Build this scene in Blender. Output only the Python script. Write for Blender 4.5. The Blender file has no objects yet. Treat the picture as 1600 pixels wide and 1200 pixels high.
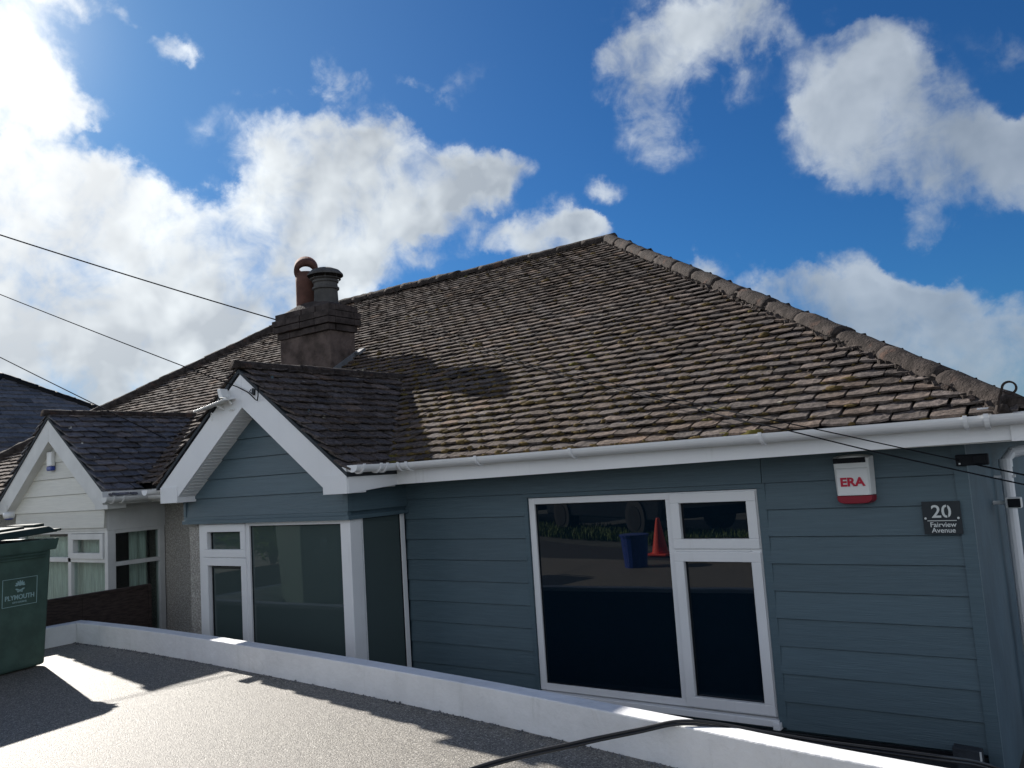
import bpy, math, random
import numpy as np
from mathutils import Vector, Matrix, noise
R = math.radians
rnd = random.Random(7)
S = bpy.context.scene
COL = S.collection

# ------------------------------------------------------------------ camera
YAW, PITCH, ROLL, FPX = 0.617803173, 0.106183194, -0.0656408099, 1280.81201
fw = Vector((-math.sin(YAW)*math.cos(PITCH), math.cos(YAW)*math.cos(PITCH), math.sin(PITCH)))
r0 = Vector((math.cos(YAW), math.sin(YAW), 0)); u0 = r0.cross(fw)
cr, sr = math.cos(ROLL), math.sin(ROLL)
RT = cr*r0 + sr*u0; UP = -sr*r0 + cr*u0
cd = bpy.data.cameras.new('camera'); cam = bpy.data.objects.new('camera', cd); COL.objects.link(cam)
cd.sensor_width = 36; cd.lens = 36*FPX/1600; cd.clip_start = .05; cd.clip_end = 3000
cam.matrix_world = Matrix((( RT.x, UP.x, -fw.x, 0), (RT.y, UP.y, -fw.y, 0), (RT.z, UP.z, -fw.z, 0), (0, 0, 0, 1)))
S.camera = cam
def ray(px, py):
    return fw + (px-800)/FPX*RT - (py-600)/FPX*UP

# ------------------------------------------------------------------ light, exposure
SUN = Vector((-1.80, .54, 1.0)).normalized()
sl = bpy.data.lights.new('sun', 'SUN'); sl.energy = 5.0; sl.angle = R(.5); sl.color = (1, .95, .88)
so = bpy.data.objects.new('sun', sl); COL.objects.link(so)
so.rotation_euler = SUN.to_track_quat('Z', 'Y').to_euler(); so.location = (-20, 7, 15)
S.view_settings.view_transform = 'Standard'; S.view_settings.look = 'None'
S.view_settings.gamma = 1; S.view_settings.exposure = 0.97
try: S.view_settings.use_curve_mapping = False
except Exception: pass
try:
    S.cycles.max_bounces = 8; S.cycles.sample_clamp_indirect = 6
except Exception: pass

class NT:
    def __init__(s, tree): s.t = tree; s.n = tree.nodes; s.l = tree.links
    def new(s, typ, **kw):
        nd = s.n.new(typ)
        for k, v in kw.items():
            if k.startswith('i_'):
                nd.inputs[k[2:].replace('_', ' ')].default_value = v
            else: setattr(nd, k, v)
        return nd
    def con(s, a, b): s.l.new(a, b)
    def math(s, op, a, b=None, c=None, clamp=False):
        nd = s.n.new('ShaderNodeMath'); nd.operation = op; nd.use_clamp = clamp
        for i, v in enumerate((a, b, c)):
            if v is None: continue
            if isinstance(v, (int, float)): nd.inputs[i].default_value = v
            else: s.con(v, nd.inputs[i])
        return nd.outputs[0]
    def ramp(s, fac, lo, hi, a=0., b=1., smooth=True):
        nd = s.n.new('ShaderNodeMapRange'); nd.interpolation_type = 'SMOOTHSTEP' if smooth else 'LINEAR'
        s.con(fac, nd.inputs[0])
        for i, v in enumerate((lo, hi, a, b)): nd.inputs[i+1].default_value = v
        return nd.outputs[0]
    def mix(s, f, a, b, typ='MIX'):
        nd = s.n.new('ShaderNodeMix'); nd.data_type = 'RGBA'; nd.blend_type = typ
        for sock, v in ((nd.inputs[0], f), (nd.inputs[6], a), (nd.inputs[7], b)):
            if isinstance(v, (int, float)): sock.default_value = v
            elif isinstance(v, (tuple, list)): sock.default_value = (*v, 1)
            else: s.con(v, sock)
        return nd.outputs[2]
    def noise(s, vec, scale, detail=4, rough=.55, dist=0.):
        nd = s.n.new('ShaderNodeTexNoise'); s.con(vec, nd.inputs['Vector'])
        nd.inputs['Scale'].default_value = scale; nd.inputs['Detail'].default_value = detail
        nd.inputs['Roughness'].default_value = rough; nd.inputs['Distortion'].default_value = dist
        return nd.outputs[0]

# ------------------------------------------------------------------ sky with clouds (directions at infinity)
W = bpy.data.worlds.new('World'); S.world = W; W.use_nodes = True
w = NT(W.node_tree); w.n.clear()
sky = w.new('ShaderNodeTexSky', sky_type='NISHITA', sun_disc=False)
sky.sun_elevation = math.asin(SUN.z); sky.sun_rotation = math.atan2(SUN.x, SUN.y)
sky.air_density = 1.0; sky.dust_density = .35; sky.ozone_density = 2.2; sky.altitude = 60
geo = w.new('ShaderNodeTexCoord'); D0 = geo.outputs['Generated']
def warp(vec, scale, amt, det):
    n_ = w.new('ShaderNodeTexNoise'); w.con(vec, n_.inputs['Vector']); n_.inputs['Scale'].default_value = scale; n_.inputs['Detail'].default_value = det; n_.inputs['Roughness'].default_value = .6
    a_ = w.new('ShaderNodeVectorMath', operation='SUBTRACT'); w.con(n_.outputs['Color'], a_.inputs[0]); a_.inputs[1].default_value = (.5, .5, .5)
    b_ = w.new('ShaderNodeVectorMath', operation='MULTIPLY_ADD'); w.con(a_.outputs[0], b_.inputs[0]); b_.inputs[1].default_value = (amt,)*3; w.con(vec, b_.inputs[2]); return b_.outputs[0]
D = warp(D0, 9, .13, 8)
blobs = [ # image x, y, half width, half height, weight
 (55,95,85,45,1),(20,150,90,60,1),(110,160,70,24,.8),(0,270,150,70,1),(90,265,95,48,.9),(170,300,75,38,.8),(225,335,60,30,.6),
 (60,400,230,130,.85),(220,400,140,80,.8),(320,375,95,60,.9),(380,345,90,50,.7),(60,560,260,130,.8),(250,500,230,110,.8),(330,470,150,80,.8),
 (110,650,220,80,.8),(460,250,75,55,1),(540,245,95,60,1),(630,285,110,75,1),(715,285,80,45,.9),(650,225,35,40,.5),
 (585,340,130,70,1),(470,350,110,70,.9),(430,420,120,80,.9),(520,440,60,45,.6),(770,270,45,28,.45),(690,350,60,30,.5),
 (525,128,32,34,.55),(505,155,24,18,.35),(262,85,30,20,.5),(292,82,20,22,.45),(200,120,26,14,.35),(80,10,95,40,.9),(190,22,24,34,.4),(205,55,18,20,.3),
 (655,130,55,12,.36),(720,110,60,26,.24),(350,190,50,24,.25),(430,150,30,12,.28),
 (850,372,80,40,1),(905,358,40,22,.8),(770,400,40,20,.5),(925,292,34,20,.5),(690,410,40,18,.3),
 (1060,55,110,60,.8),(985,110,80,60,.8),(1040,190,75,62,.75),(1140,45,95,50,.7),(1215,60,40,30,.3),(960,80,40,30,.4),(1310,10,30,22,.25),(1100,120,80,50,.5),
 (1320,130,90,62,.85),(1400,115,62,55,.8),(1290,205,70,55,.8),(1410,205,110,80,.85),(1520,235,110,60,.8),(1610,245,90,60,.8),(1450,300,85,50,.65),(1340,265,60,40,.45),(1460,340,40,30,.3),
 (1560,75,60,26,.3),(1580,110,50,20,.28),(1350,60,40,20,.4),
 (1100,418,42,22,.8),(1210,455,60,34,.9),(1300,462,90,45,1),(1400,480,100,48,1),(1470,470,60,35,.7),(1240,500,90,40,1),(1500,520,120,60,1),(1600,545,110,60,1),(1560,590,160,70,.9),(1330,520,120,50,1),
 (700,460,30,20,.2)]
acc = None
for (bx, by, rx, ry, wt) in blobs:
    c = ray(bx, by).normalized(); a = ray(bx+rx, by).normalized()-c; b = ray(bx, by-ry).normalized()-c
    la, lb = a.length, b.length
    e1 = (a - c*a.dot(c)).normalized(); e2 = (b - c*b.dot(c)); e2 = (e2 - e1*e2.dot(e1)).normalized(); e3 = e1.cross(e2)
    rot = Matrix((e1, e2, e3)).transposed().to_euler('XYZ')
    mp = w.new('ShaderNodeMapping', vector_type='TEXTURE')
    w.con(D, mp.inputs[0]); mp.inputs['Location'].default_value = c; mp.inputs['Rotation'].default_value = rot
    mp.inputs['Scale'].default_value = (la*1.45, lb*1.45, max(la, lb)*2)
    g = w.new('ShaderNodeTexGradient', gradient_type='SPHERICAL'); w.con(mp.outputs[0], g.inputs[0])
    acc = w.math('MULTIPLY', g.outputs[1], wt) if acc is None else w.math('MULTIPLY_ADD', g.outputs[1], wt, acc)
# unseen clouds added outside the view, made bright to light the shaded front
vd = w.new('ShaderNodeVectorMath', operation='DOT_PRODUCT'); w.con(D0, vd.inputs[0]); vd.inputs[1].default_value = fw
behind = w.ramp(vd.outputs['Value'], .62, .3)
sep = w.new('ShaderNodeSeparateXYZ'); w.con(D0, sep.inputs[0])
fill_clouds = w.math('MULTIPLY', w.math('MULTIPLY', w.ramp(w.noise(D0, 2.3, 3), .34, .50), behind), w.ramp(sep.outputs[2], .80, .42))  # added clouds held low, lighting walls more than roof
acc = w.math('MULTIPLY_ADD', fill_clouds, .9, acc)
f1 = w.noise(D0, 8, 12, .56, .3); f3 = w.noise(D0, 26, 10, .6, .6); f2 = w.noise(D0, 3.3, 6, .5, .2)
accs = w.math('MINIMUM', acc, .9)
dens = w.math('ADD', w.math('MULTIPLY_ADD', w.math('SUBTRACT', f1, .5), 2.7, accs), w.math('MULTIPLY', w.math('SUBTRACT', f3, .5), 1.0))
alpha = w.math('MULTIPLY', w.ramp(dens, .04, 1.05), .95)
alpha = w.math('MULTIPLY', alpha, w.ramp(acc, .0, .34))
tan = (SUN - fw*SUN.dot(fw)).normalized()
def relief(scale, det, dlt):
    v2 = w.new('ShaderNodeVectorMath', operation='ADD'); w.con(D0, v2.inputs[0]); v2.inputs[1].default_value = tan*dlt
    return w.math('SUBTRACT', w.noise(v2.outputs[0], scale, det, .6, .3), w.noise(D0, scale, det, .6, .3))
rel = w.math('MULTIPLY_ADD', relief(6, 4, .05), 2.4, w.math('MULTIPLY', relief(18, 3, .016), .8))
core = w.ramp(w.math('ADD', w.math('MULTIPLY_ADD', w.math('SUBTRACT', f2, .5), 2.0, w.math('MULTIPLY', accs, .75)), rel), .05, 1.15, smooth=False)
sd = w.new('ShaderNodeVectorMath', operation='DOT_PRODUCT'); w.con(D0, sd.inputs[0]); sd.inputs[1].default_value = SUN
sunny = w.math('POWER', w.math('MAXIMUM', sd.outputs['Value'], 0), 26)
aure = w.math('POWER', w.math('MAXIMUM', sd.outputs['Value'], 0), 170)
KC = 5.8
near = w.math('POWER', w.math('MAXIMUM', sd.outputs['Value'], 0), 2.2)
c_hi = w.mix(near, tuple(KC*v for v in (.33, .385, .45)), tuple(KC*v for v in (1.0, 1.05, 1.06)))
c_lo = w.mix(near, tuple(KC*v for v in (.235, .285, .34)), tuple(KC*v for v in (.46, .50, .54)))
ccol = w.mix(core, c_hi, c_lo)
ccol = w.mix(behind, ccol, tuple(KC*v for v in (1.18, 1.22, 1.26)))  # out-of-view clouds whitened as fill for the shaded facade
ccol = w.mix(w.math('MULTIPLY', sunny, .9, clamp=True), ccol, tuple(KC*v for v in (1.15, 1.15, 1.12)))
skyc = w.mix(1., sky.outputs[0], (.079, .228, .40), 'MULTIPLY')
skyc = w.mix(w.math('MULTIPLY', w.math('POWER', w.math('MAXIMUM', sd.outputs['Value'], 0), 9), .42, clamp=True), skyc, tuple(KC*v for v in (.21, .36, .60)))
skyc = w.mix(w.math('MULTIPLY', aure, .9, clamp=True), skyc, tuple(KC*v for v in (1.2, 1.25, 1.3)))
alpha = w.math('MULTIPLY', alpha, w.math('MULTIPLY_ADD', near, .3, .78, clamp=True))
out = w.mix(alpha, skyc, ccol)
bg = w.new('ShaderNodeBackground'); bg.inputs[1].default_value = .10; w.con(out, bg.inputs[0])
wo = w.new('ShaderNodeOutputWorld'); w.con(bg.outputs[0], wo.inputs[0])

# ------------------------------------------------------------------ materials
def mat(name, col, rough=.6, var=0., vscale=3., bump=0., bscale=60., spec=.5, metal=0., attr=False, extra=None, coord='Object', stretch=None):
    m = bpy.data.materials.new(name); m.use_nodes = True; t = NT(m.node_tree)
    b = t.n['Principled BSDF']; b.inputs['Roughness'].default_value = rough; b.inputs['Metallic'].default_value = metal
    b.inputs['Specular IOR Level'].default_value = spec
    tc = t.new('ShaderNodeTexCoord').outputs[coord]
    if stretch:
        mp = t.new('ShaderNodeMapping'); t.con(tc, mp.inputs[0]); mp.inputs['Scale'].default_value = stretch; vs = mp.outputs[0]
    else: vs = tc
    c = None
    if var:
        n = t.noise(vs, vscale, 6, .6)
        c = t.mix(t.ramp(n, .3, .7), tuple(v*(1-var) for v in col), tuple(min(1, v*(1+var)) for v in col))
    if attr:
        a = t.new('ShaderNodeAttribute', attribute_name='tint')
        c = t.mix(1., c if c is not None else col, a.outputs['Color'], 'MULTIPLY')
    if extra: c = extra(t, tc, c if c is not None else col)
    if c is None: b.inputs['Base Color'].default_value = (*col, 1)
    else: t.con(c, b.inputs['Base Color'])
    if bump:
        bp = t.new('ShaderNodeBump'); bp.inputs['Strength'].default_value = 1; bp.inputs['Distance'].default_value = bump
        t.con(t.noise(vs, bscale, 5, .6), bp.inputs['Height']); t.con(bp.outputs[0], b.inputs['Normal'])
    return m

def x_ridge(t, tc, c):
    c = t.mix(t.math('MULTIPLY', t.ramp(t.noise(tc, 40, 6, .65), .5, .68), .6), c, (.02, .017, .015))
    return t.mix(t.math('MULTIPLY', t.ramp(t.noise(tc, 7, 6, .6), .58, .68), .6), c, (.10, .06, .045))
def x_lichen(t, tc, c):
    c = t.mix(t.math('MULTIPLY', t.ramp(t.noise(tc, 130, 3, .6), .5, .72), .35), c, (.22, .20, .185))
    c = t.mix(t.math('MULTIPLY', t.ramp(t.noise(tc, 60, 5, .6), .52, .7), .5), c, (.03, .025, .022))
    v = t.new('ShaderNodeTexVoronoi'); t.con(tc, v.inputs['Vector']); v.inputs['Scale'].default_value = 9
    spot = t.math('MULTIPLY', t.ramp(v.outputs['Distance'], .16, .08), t.ramp(t.noise(tc, 2.2, 3), .5, .62))
    c = t.mix(spot, c, (.34, .32, .26))
    ms = t.math('MULTIPLY', t.ramp(t.noise(tc, 5.5, 8, .65), .56, .70), .5)
    return t.mix(ms, c, (.06, .047, .03))
M = {}
M['tile'] = mat('concrete_tile', (.104, .084, .073), .95, .45, 34, .004, 90, .08, attr=True, extra=x_lichen)
M['slate'] = mat('dark_tile', (.098, .100, .108), .72, .3, 20, .003, 90, .3, attr=True)
M['ridge'] = mat('ridge_tile', (.046, .038, .034), .95, .4, 16, .008, 70, .1, extra=x_ridge)
def x_moss(t, tc, c): return t.mix(t.ramp(t.noise(tc, 1.7, 3), .60, .72), c, (.12, .11, .024))
M['moss'] = mat('moss', (.095, .068, .028), 1., .5, 12, .01, 120, .1, extra=x_moss)
def x_grain(t, tc, c):
    mp = t.new('ShaderNodeMapping'); t.con(tc, mp.inputs[0]); mp.inputs['Scale'].default_value = (2.2, 2.2, 55)
    return t.mix(t.math('MULTIPLY', t.ramp(t.noise(mp.outputs[0], 1.4, 8, .65, .6), .52, .75), .10), c, (.20, .28, .31))
M['clad'] = mat('blue_grey_board', (.074, .119, .145), .5, .07, 1.3, .0022, 3., .45, attr=True, stretch=(3, 3, 60), extra=x_grain)
M['cladp'] = mat('blue_grey_render', (.058, .098, .124), .6, .16, 2.5, .004, 9, .4)
M['cladw'] = mat('cream_board', (.62, .62, .57), .5, .06, 1.5, .0008, 3., .4, attr=True, stretch=(3, 3, 60))
def x_streak(t, tc, c):
    mp = t.new('ShaderNodeMapping'); t.con(tc, mp.inputs[0]); mp.inputs['Scale'].default_value = (14, 14, 1.5)
    return t.mix(t.math('MULTIPLY', t.ramp(t.noise(mp.outputs[0], 1.3, 6, .6), .58, .8), .22), c, (.40, .41, .38))
M['upvc'] = mat('white_plastic', (.76, .77, .78), .32, .03, 2, 0, 50, .5, extra=x_streak)
M['upvcd'] = mat('aged_white_plastic', (.60, .61, .60), .4, .09, 3, 0, 50, .5)
def x_weather(t, tc, c):
    mp = t.new('ShaderNodeMapping'); t.con(tc, mp.inputs[0]); mp.inputs['Scale'].default_value = (9, 9, 1.2)
    st = t.math('MULTIPLY', t.ramp(t.noise(mp.outputs[0], 1.6, 6, .65), .56, .78), .35)
    c = t.mix(st, c, (.36, .37, .33))
    bl = t.math('MULTIPLY', t.ramp(t.noise(tc, 6, 8, .7, .8), .60, .72), .3)
    return t.mix(bl, c, (.42, .41, .37))
M['paint'] = mat('white_masonry_paint', (.72, .72, .72), .75, .07, 3.5, .006, 22, .3, extra=x_weather)
def x_peb(t, tc, c):
    v = t.new('ShaderNodeTexVoronoi'); t.con(tc, v.inputs['Vector']); v.inputs['Scale'].default_value = 75
    return t.mix(t.math('MULTIPLY', t.ramp(v.outputs['Distance'], .3, .6), .5), c, (.16, .15, .135))
M['pebble'] = mat('pebbledash', (.46, .44, .40), .9, .22, 60, .012, 75, .2, extra=x_peb)
M['plinth'] = mat('bitumen_plinth', (.03, .037, .045), .7, .3, 8, .004, 40, .3)
M['concrete'] = mat('grey_concrete', (.16, .165, .17), .9, .3, 5, .006, 40, .2)
def x_stones(t, tc, c):
    v = t.new('ShaderNodeTexVoronoi'); t.con(tc, v.inputs['Vector']); v.inputs['Scale'].default_value = 165
    sx = t.new('ShaderNodeSeparateColor'); t.con(v.outputs['Color'], sx.inputs[0])
    c2 = t.mix(t.ramp(sx.outputs[0], .0, .5, smooth=False), (.05, .044, .036), (.205, .186, .152))
    c2 = t.mix(t.ramp(sx.outputs[1], .72, .95), c2, (.44, .41, .355))
    c2 = t.mix(t.math('MULTIPLY', t.ramp(v.outputs['Distance'], .45, .8), .8), c2, (.05, .045, .04))
    return t.mix(t.math('MULTIPLY', t.ramp(t.noise(tc, 1.1, 5), .35, .7), .22), c2, (.20, .18, .16))
M['resin'] = mat('resin_bound_gravel', (.35, .32, .28), .6, .05, 3, .006, 160, .4, extra=x_stones)
M['asphalt'] = mat('asphalt', (.05, .05, .053), .85, .25, 30, .004, 160, .3)
M['soil'] = mat('ground_soil', (.085, .088, .08), .95, .3, 2, .01, 12, .2)
M['grass'] = mat('grass_blade', (.10, .15, .035), .7, .4, 4, 0, 10, .3)
M['leaf'] = mat('leaf', (.17, .30, .03), .5, .45, 5, 0, 10, .4)
M['bark'] = mat('bark', (.09, .06, .04), .9, .3, 8, .01, 30, .2)
M['brick'] = mat('chimney_render', (.088, .068, .060), .95, .5, 5, .02, 16, .2)
M['sootbrick'] = mat('sooty_brick', (.055, .045, .042), .95, .4, 9, .01, 30, .2)
M['mortar'] = mat('mortar', (.20, .19, .175), .95, .3, 12, .008, 40, .2)
M['terra'] = mat('terracotta', (.105, .052, .04), .9, .3, 6, .003, 40, .3)
M['potgrey'] = mat('weathered_pot', (.075, .073, .07), .85, .3, 6, .004, 40, .3)
M['lead'] = mat('lead_sheet', (.11, .12, .13), .55, .2, 8, .003, 30, .5)
M['bin'] = mat('green_bin_plastic', (.045, .085, .068), .6, .2, 7, .0012, 60, .4)
M['bindark'] = mat('dark_bin_plastic', (.022, .036, .032), .75, .15, 6, .001, 60, .15)
M['rubber'] = mat('black_rubber', (.015, .015, .016), .5, .2, 9, 0, 60, .5)
M['cable'] = mat('black_cable', (.012, .013, .016), .9, spec=.05)
M['iron'] = mat('rusty_iron', (.03, .02, .016), .7, .4, 30, .001, 80, .5, metal=.5)
M['fence'] = mat('brown_fence_board', (.048, .034, .030), .85, .35, 2, .003, 4, .3, stretch=(6, 6, 40))
M['wplast'] = mat('white_alarm_plastic', (.72, .73, .72), .3, .02, 3, 0, 10, .5)
M['redp'] = mat('red_plastic', (.24, .006, .02), .3)
M['redt'] = mat('red_lettering', (.48, .0, .03), .45)
M['bluep'] = mat('blue_plastic', (.02, .05, .28), .35, .1, 5)
M['black'] = mat('black_plastic', (.008, .010, .014), .6, spec=.2)
M['steel'] = mat('grey_plate', (.022, .028, .034), .5, .1, 8, 0, 10, .3)
M['letter'] = mat('silver_lettering', (.62, .65, .64), .4)
M['print'] = mat('pale_print', (.28, .42, .42), .6)
M['cone'] = mat('orange_cone_plastic', (.85, .06, .02), .5, .08, 8)
M['curtain'] = mat('net_curtain', (.72, .74, .70), .9, .2, 6, .004, 14, .1, stretch=(12, 12, .6))
M['dark'] = mat('room_shade_box', (.012, .015, .018), .9)  # near-black colour paints in the shade of an unlit room
M['carp'] = mat('dark_car_paint', (.012, .016, .024), .25, spec=.6)
M['carq'] = mat('grey_car_paint', (.09, .10, .11), .3, spec=.6)
M['alloy'] = mat('alloy', (.02, .02, .022), .5, metal=.5)
M['yplate'] = mat('number_plate', (.6, .5, .08), .5)
M['lens'] = mat('red_lens', (.3, .01, .01), .2)

def glass_mat(name, base, ior):
    m = bpy.data.materials.new(name); m.use_nodes = True; t = NT(m.node_tree); b = t.n['Principled BSDF']
    b.inputs['Base Color'].default_value = (*base, 1); b.inputs['Roughness'].default_value = .0
    b.inputs['IOR'].default_value = ior
    # a faint waviness of float glass
    tc = t.new('ShaderNodeTexCoord').outputs['Object']; bp = t.new('ShaderNodeBump'); bp.inputs['Distance'].default_value = .0006
    t.con(t.noise(tc, 2.2, 1), bp.inputs['Height']); t.con(bp.outputs[0], b.inputs['Normal'])
    return m
M['glass'] = glass_mat('painted_dark_glass', (.003, .010, .018), 1.68)  # opaque; near-black blue base paints in unlit room and skylit reflection
M['glassb'] = glass_mat('bay_glass', (.055, .078, .078), 1.7)  # base colour lightened to paint in the pale glare veil
def clear_glass():
    m = bpy.data.materials.new('clear_glass'); m.use_nodes = True; t = NT(m.node_tree); t.n.clear()
    tr = t.new('ShaderNodeBsdfTransparent'); tr.inputs[0].default_value = (.8, .86, .84, 1)
    gl = t.new('ShaderNodeBsdfGlossy'); gl.inputs['Roughness'].default_value = 0.01
    fr = t.new('ShaderNodeFresnel'); fr.inputs[0].default_value = 1.6; bf = t.new('ShaderNodeNewGeometry'); fo_ = t.math('MULTIPLY', fr.outputs[0], t.math('SUBTRACT', 1., bf.outputs['Backfacing'])); mx = t.new('ShaderNodeMixShader')
    t.con(fo_, mx.inputs[0]); t.con(tr.outputs[0], mx.inputs[1]); t.con(gl.outputs[0], mx.inputs[2])
    o = t.new('ShaderNodeOutputMaterial'); t.con(mx.outputs[0], o.inputs[0]); return m
M['clear'] = clear_glass()

# ------------------------------------------------------------------ mesh helpers
def tag(o, label=None, cat=None, group=None, kind=None):
    if label: o['label'] = label
    if cat: o['category'] = cat
    if group: o['group'] = group
    if kind: o['kind'] = kind
    return o
def wloc(o):
    v = Vector((0, 0, 0))
    while o is not None: v += o.location; o = o.parent
    return v
def empty(name, loc, label, cat, group=None):
    o = bpy.data.objects.new(name, None); COL.objects.link(o); o.location = loc; o.empty_display_size = .2
    return tag(o, label, cat, group)
class MB:
    def __init__(s, T=None): s.v = []; s.f = []; s.c = []; s.T = T
    def add(s, vs, fs, tint=None):
        n = len(s.v); s.v += [tuple(s.T(*p)) if s.T else tuple(p) for p in vs]; s.f += [tuple(i+n for i in f) for f in fs]
        if tint is not None: s.c += [(n, n+len(vs), tint)]
        return s
    def box(s, x0, x1, y0, y1, z0, z1, tint=None):
        return s.add([(x, y, z) for x in (x0, x1) for y in (y0, y1) for z in (z0, z1)],
              [(0, 1, 3, 2), (4, 6, 7, 5), (0, 4, 5, 1), (2, 3, 7, 6), (0, 2, 6, 4), (1, 5, 7, 3)], tint)
    def obox(s, c, ax, ay, az, tint=None):
        c = Vector(c); ax, ay, az = Vector(ax), Vector(ay), Vector(az)
        return s.add([c+i*ax+j*ay+k*az for i in (-1, 1) for j in (-1, 1) for k in (-1, 1)],
              [(0, 1, 3, 2), (4, 6, 7, 5), (0, 4, 5, 1), (2, 3, 7, 6), (0, 2, 6, 4), (1, 5, 7, 3)], tint)
    def prism(s, poly, d):
        n = len(poly); d = Vector(d); a = [Vector(p) for p in poly]
        return s.add(a+[p+d for p in a], [tuple(range(n))[::-1], tuple(range(n, 2*n))]+[(i, (i+1) % n, n+(i+1) % n, n+i) for i in range(n)])
    def tube(s, path, r, n=8, cap=True, closed=False):
        P = [Vector(p) for p in path]; rs = r if isinstance(r, (list, tuple)) else [r]*len(P); vs = []; nrm = None
        for i, p in enumerate(P):
            a = P[i-1] if i else P[0]; b = P[i+1] if i < len(P)-1 else P[-1]; t = (b-a).normalized()
            if nrm is None: nrm = t.orthogonal().normalized()
            nrm = (nrm - t*nrm.dot(t)).normalized(); bn = t.cross(nrm)
            vs += [p+(nrm*math.cos(2*math.pi*k/n)+bn*math.sin(2*math.pi*k/n))*rs[i] for k in range(n)]
        fs = [(i*n+k, i*n+(k+1) % n, (i+1)*n+(k+1) % n, (i+1)*n+k) for i in range(len(P)-1) for k in range(n)]
        if cap: fs += [tuple(range(n))[::-1], tuple(range((len(P)-1)*n, len(P)*n))]
        return s.add(vs, fs)
    def lathe(s, prof, c, n=24, axis=None):
        c = Vector(c); az = Vector(axis).normalized() if axis else Vector((0, 0, 1)); ax = az.orthogonal().normalized(); ay = az.cross(ax); vs = []
        for (r, z) in prof: vs += [c+az*z+(ax*math.cos(2*math.pi*k/n)+ay*math.sin(2*math.pi*k/n))*r for k in range(n)]
        return s.add(vs, [(i*n+k, i*n+(k+1) % n, (i+1)*n+(k+1) % n, (i+1)*n+k) for i in range(len(prof)-1) for k in range(n)])
    def build(s, name, m, parent=None, smooth=False, bevel=0., loc=None, fix=True, ang=None):
        base = wloc(parent) if parent else (Vector(loc) if loc else Vector((0, 0, 0)))
        me = bpy.data.meshes.new(name); me.from_pydata([tuple(Vector(p)-base) for p in s.v], [], s.f)
        if s.c or m.name in ('blue_grey_board', 'cream_board'):
            at = me.color_attributes.new('tint', 'FLOAT_COLOR', 'POINT'); arr = np.ones((len(s.v), 4), 'f')
            for a, b, t in s.c: arr[a:b, :3] = t
            at.data.foreach_set('color', arr.ravel())
        me.validate(); me.materials.append(m)
        if fix:
            import bmesh
            bm = bmesh.new(); bm.from_mesh(me); bmesh.ops.recalc_face_normals(bm, faces=bm.faces); bm.to_mesh(me); bm.free()
        o = bpy.data.objects.new(name, me); COL.objects.link(o)
        if smooth: me.polygons.foreach_set('use_smooth', [True]*len(me.polygons)); 
        if parent: o.parent = parent
        elif loc: o.location = loc
        if bevel:
            b = o.modifiers.new('bevel', 'BEVEL'); b.width = bevel; b.segments = 2; b.limit_method = 'ANGLE'; b.angle_limit = R(35)
        return o
def smooth_path(pts, k=6):
    P = [Vector(p) for p in pts]; out = []
    for i in range(len(P)-1):
        a = P[max(i-1, 0)]; b = P[i]; c = P[i+1]; d = P[min(i+2, len(P)-1)]
        for j in range(k):
            t = j/k; out.append(.5*((2*b)+(c-a)*t+(2*a-5*b+4*c-d)*t*t+(3*b-a-3*c+d)*t**3))
    return out+[P[-1]]

# planes and key numbers (metres, the camera's eye is the origin)
F = 4.65          # main front wall
YB = 4.05         # bay fronts
ZD = -1.16        # driveway
ZP = -1.78        # sunken path and plots
PARTY = -6.86
EY, EZ, SL = 4.33, .112, .6007     # eave y, eave z, roof slope
RY, RZ = 8.60, 2.677
def front(y0): return lambda u, d, z: (u, y0-d, z)
def side(x0): return lambda u, d, z: (x0+d, u, z)

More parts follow.
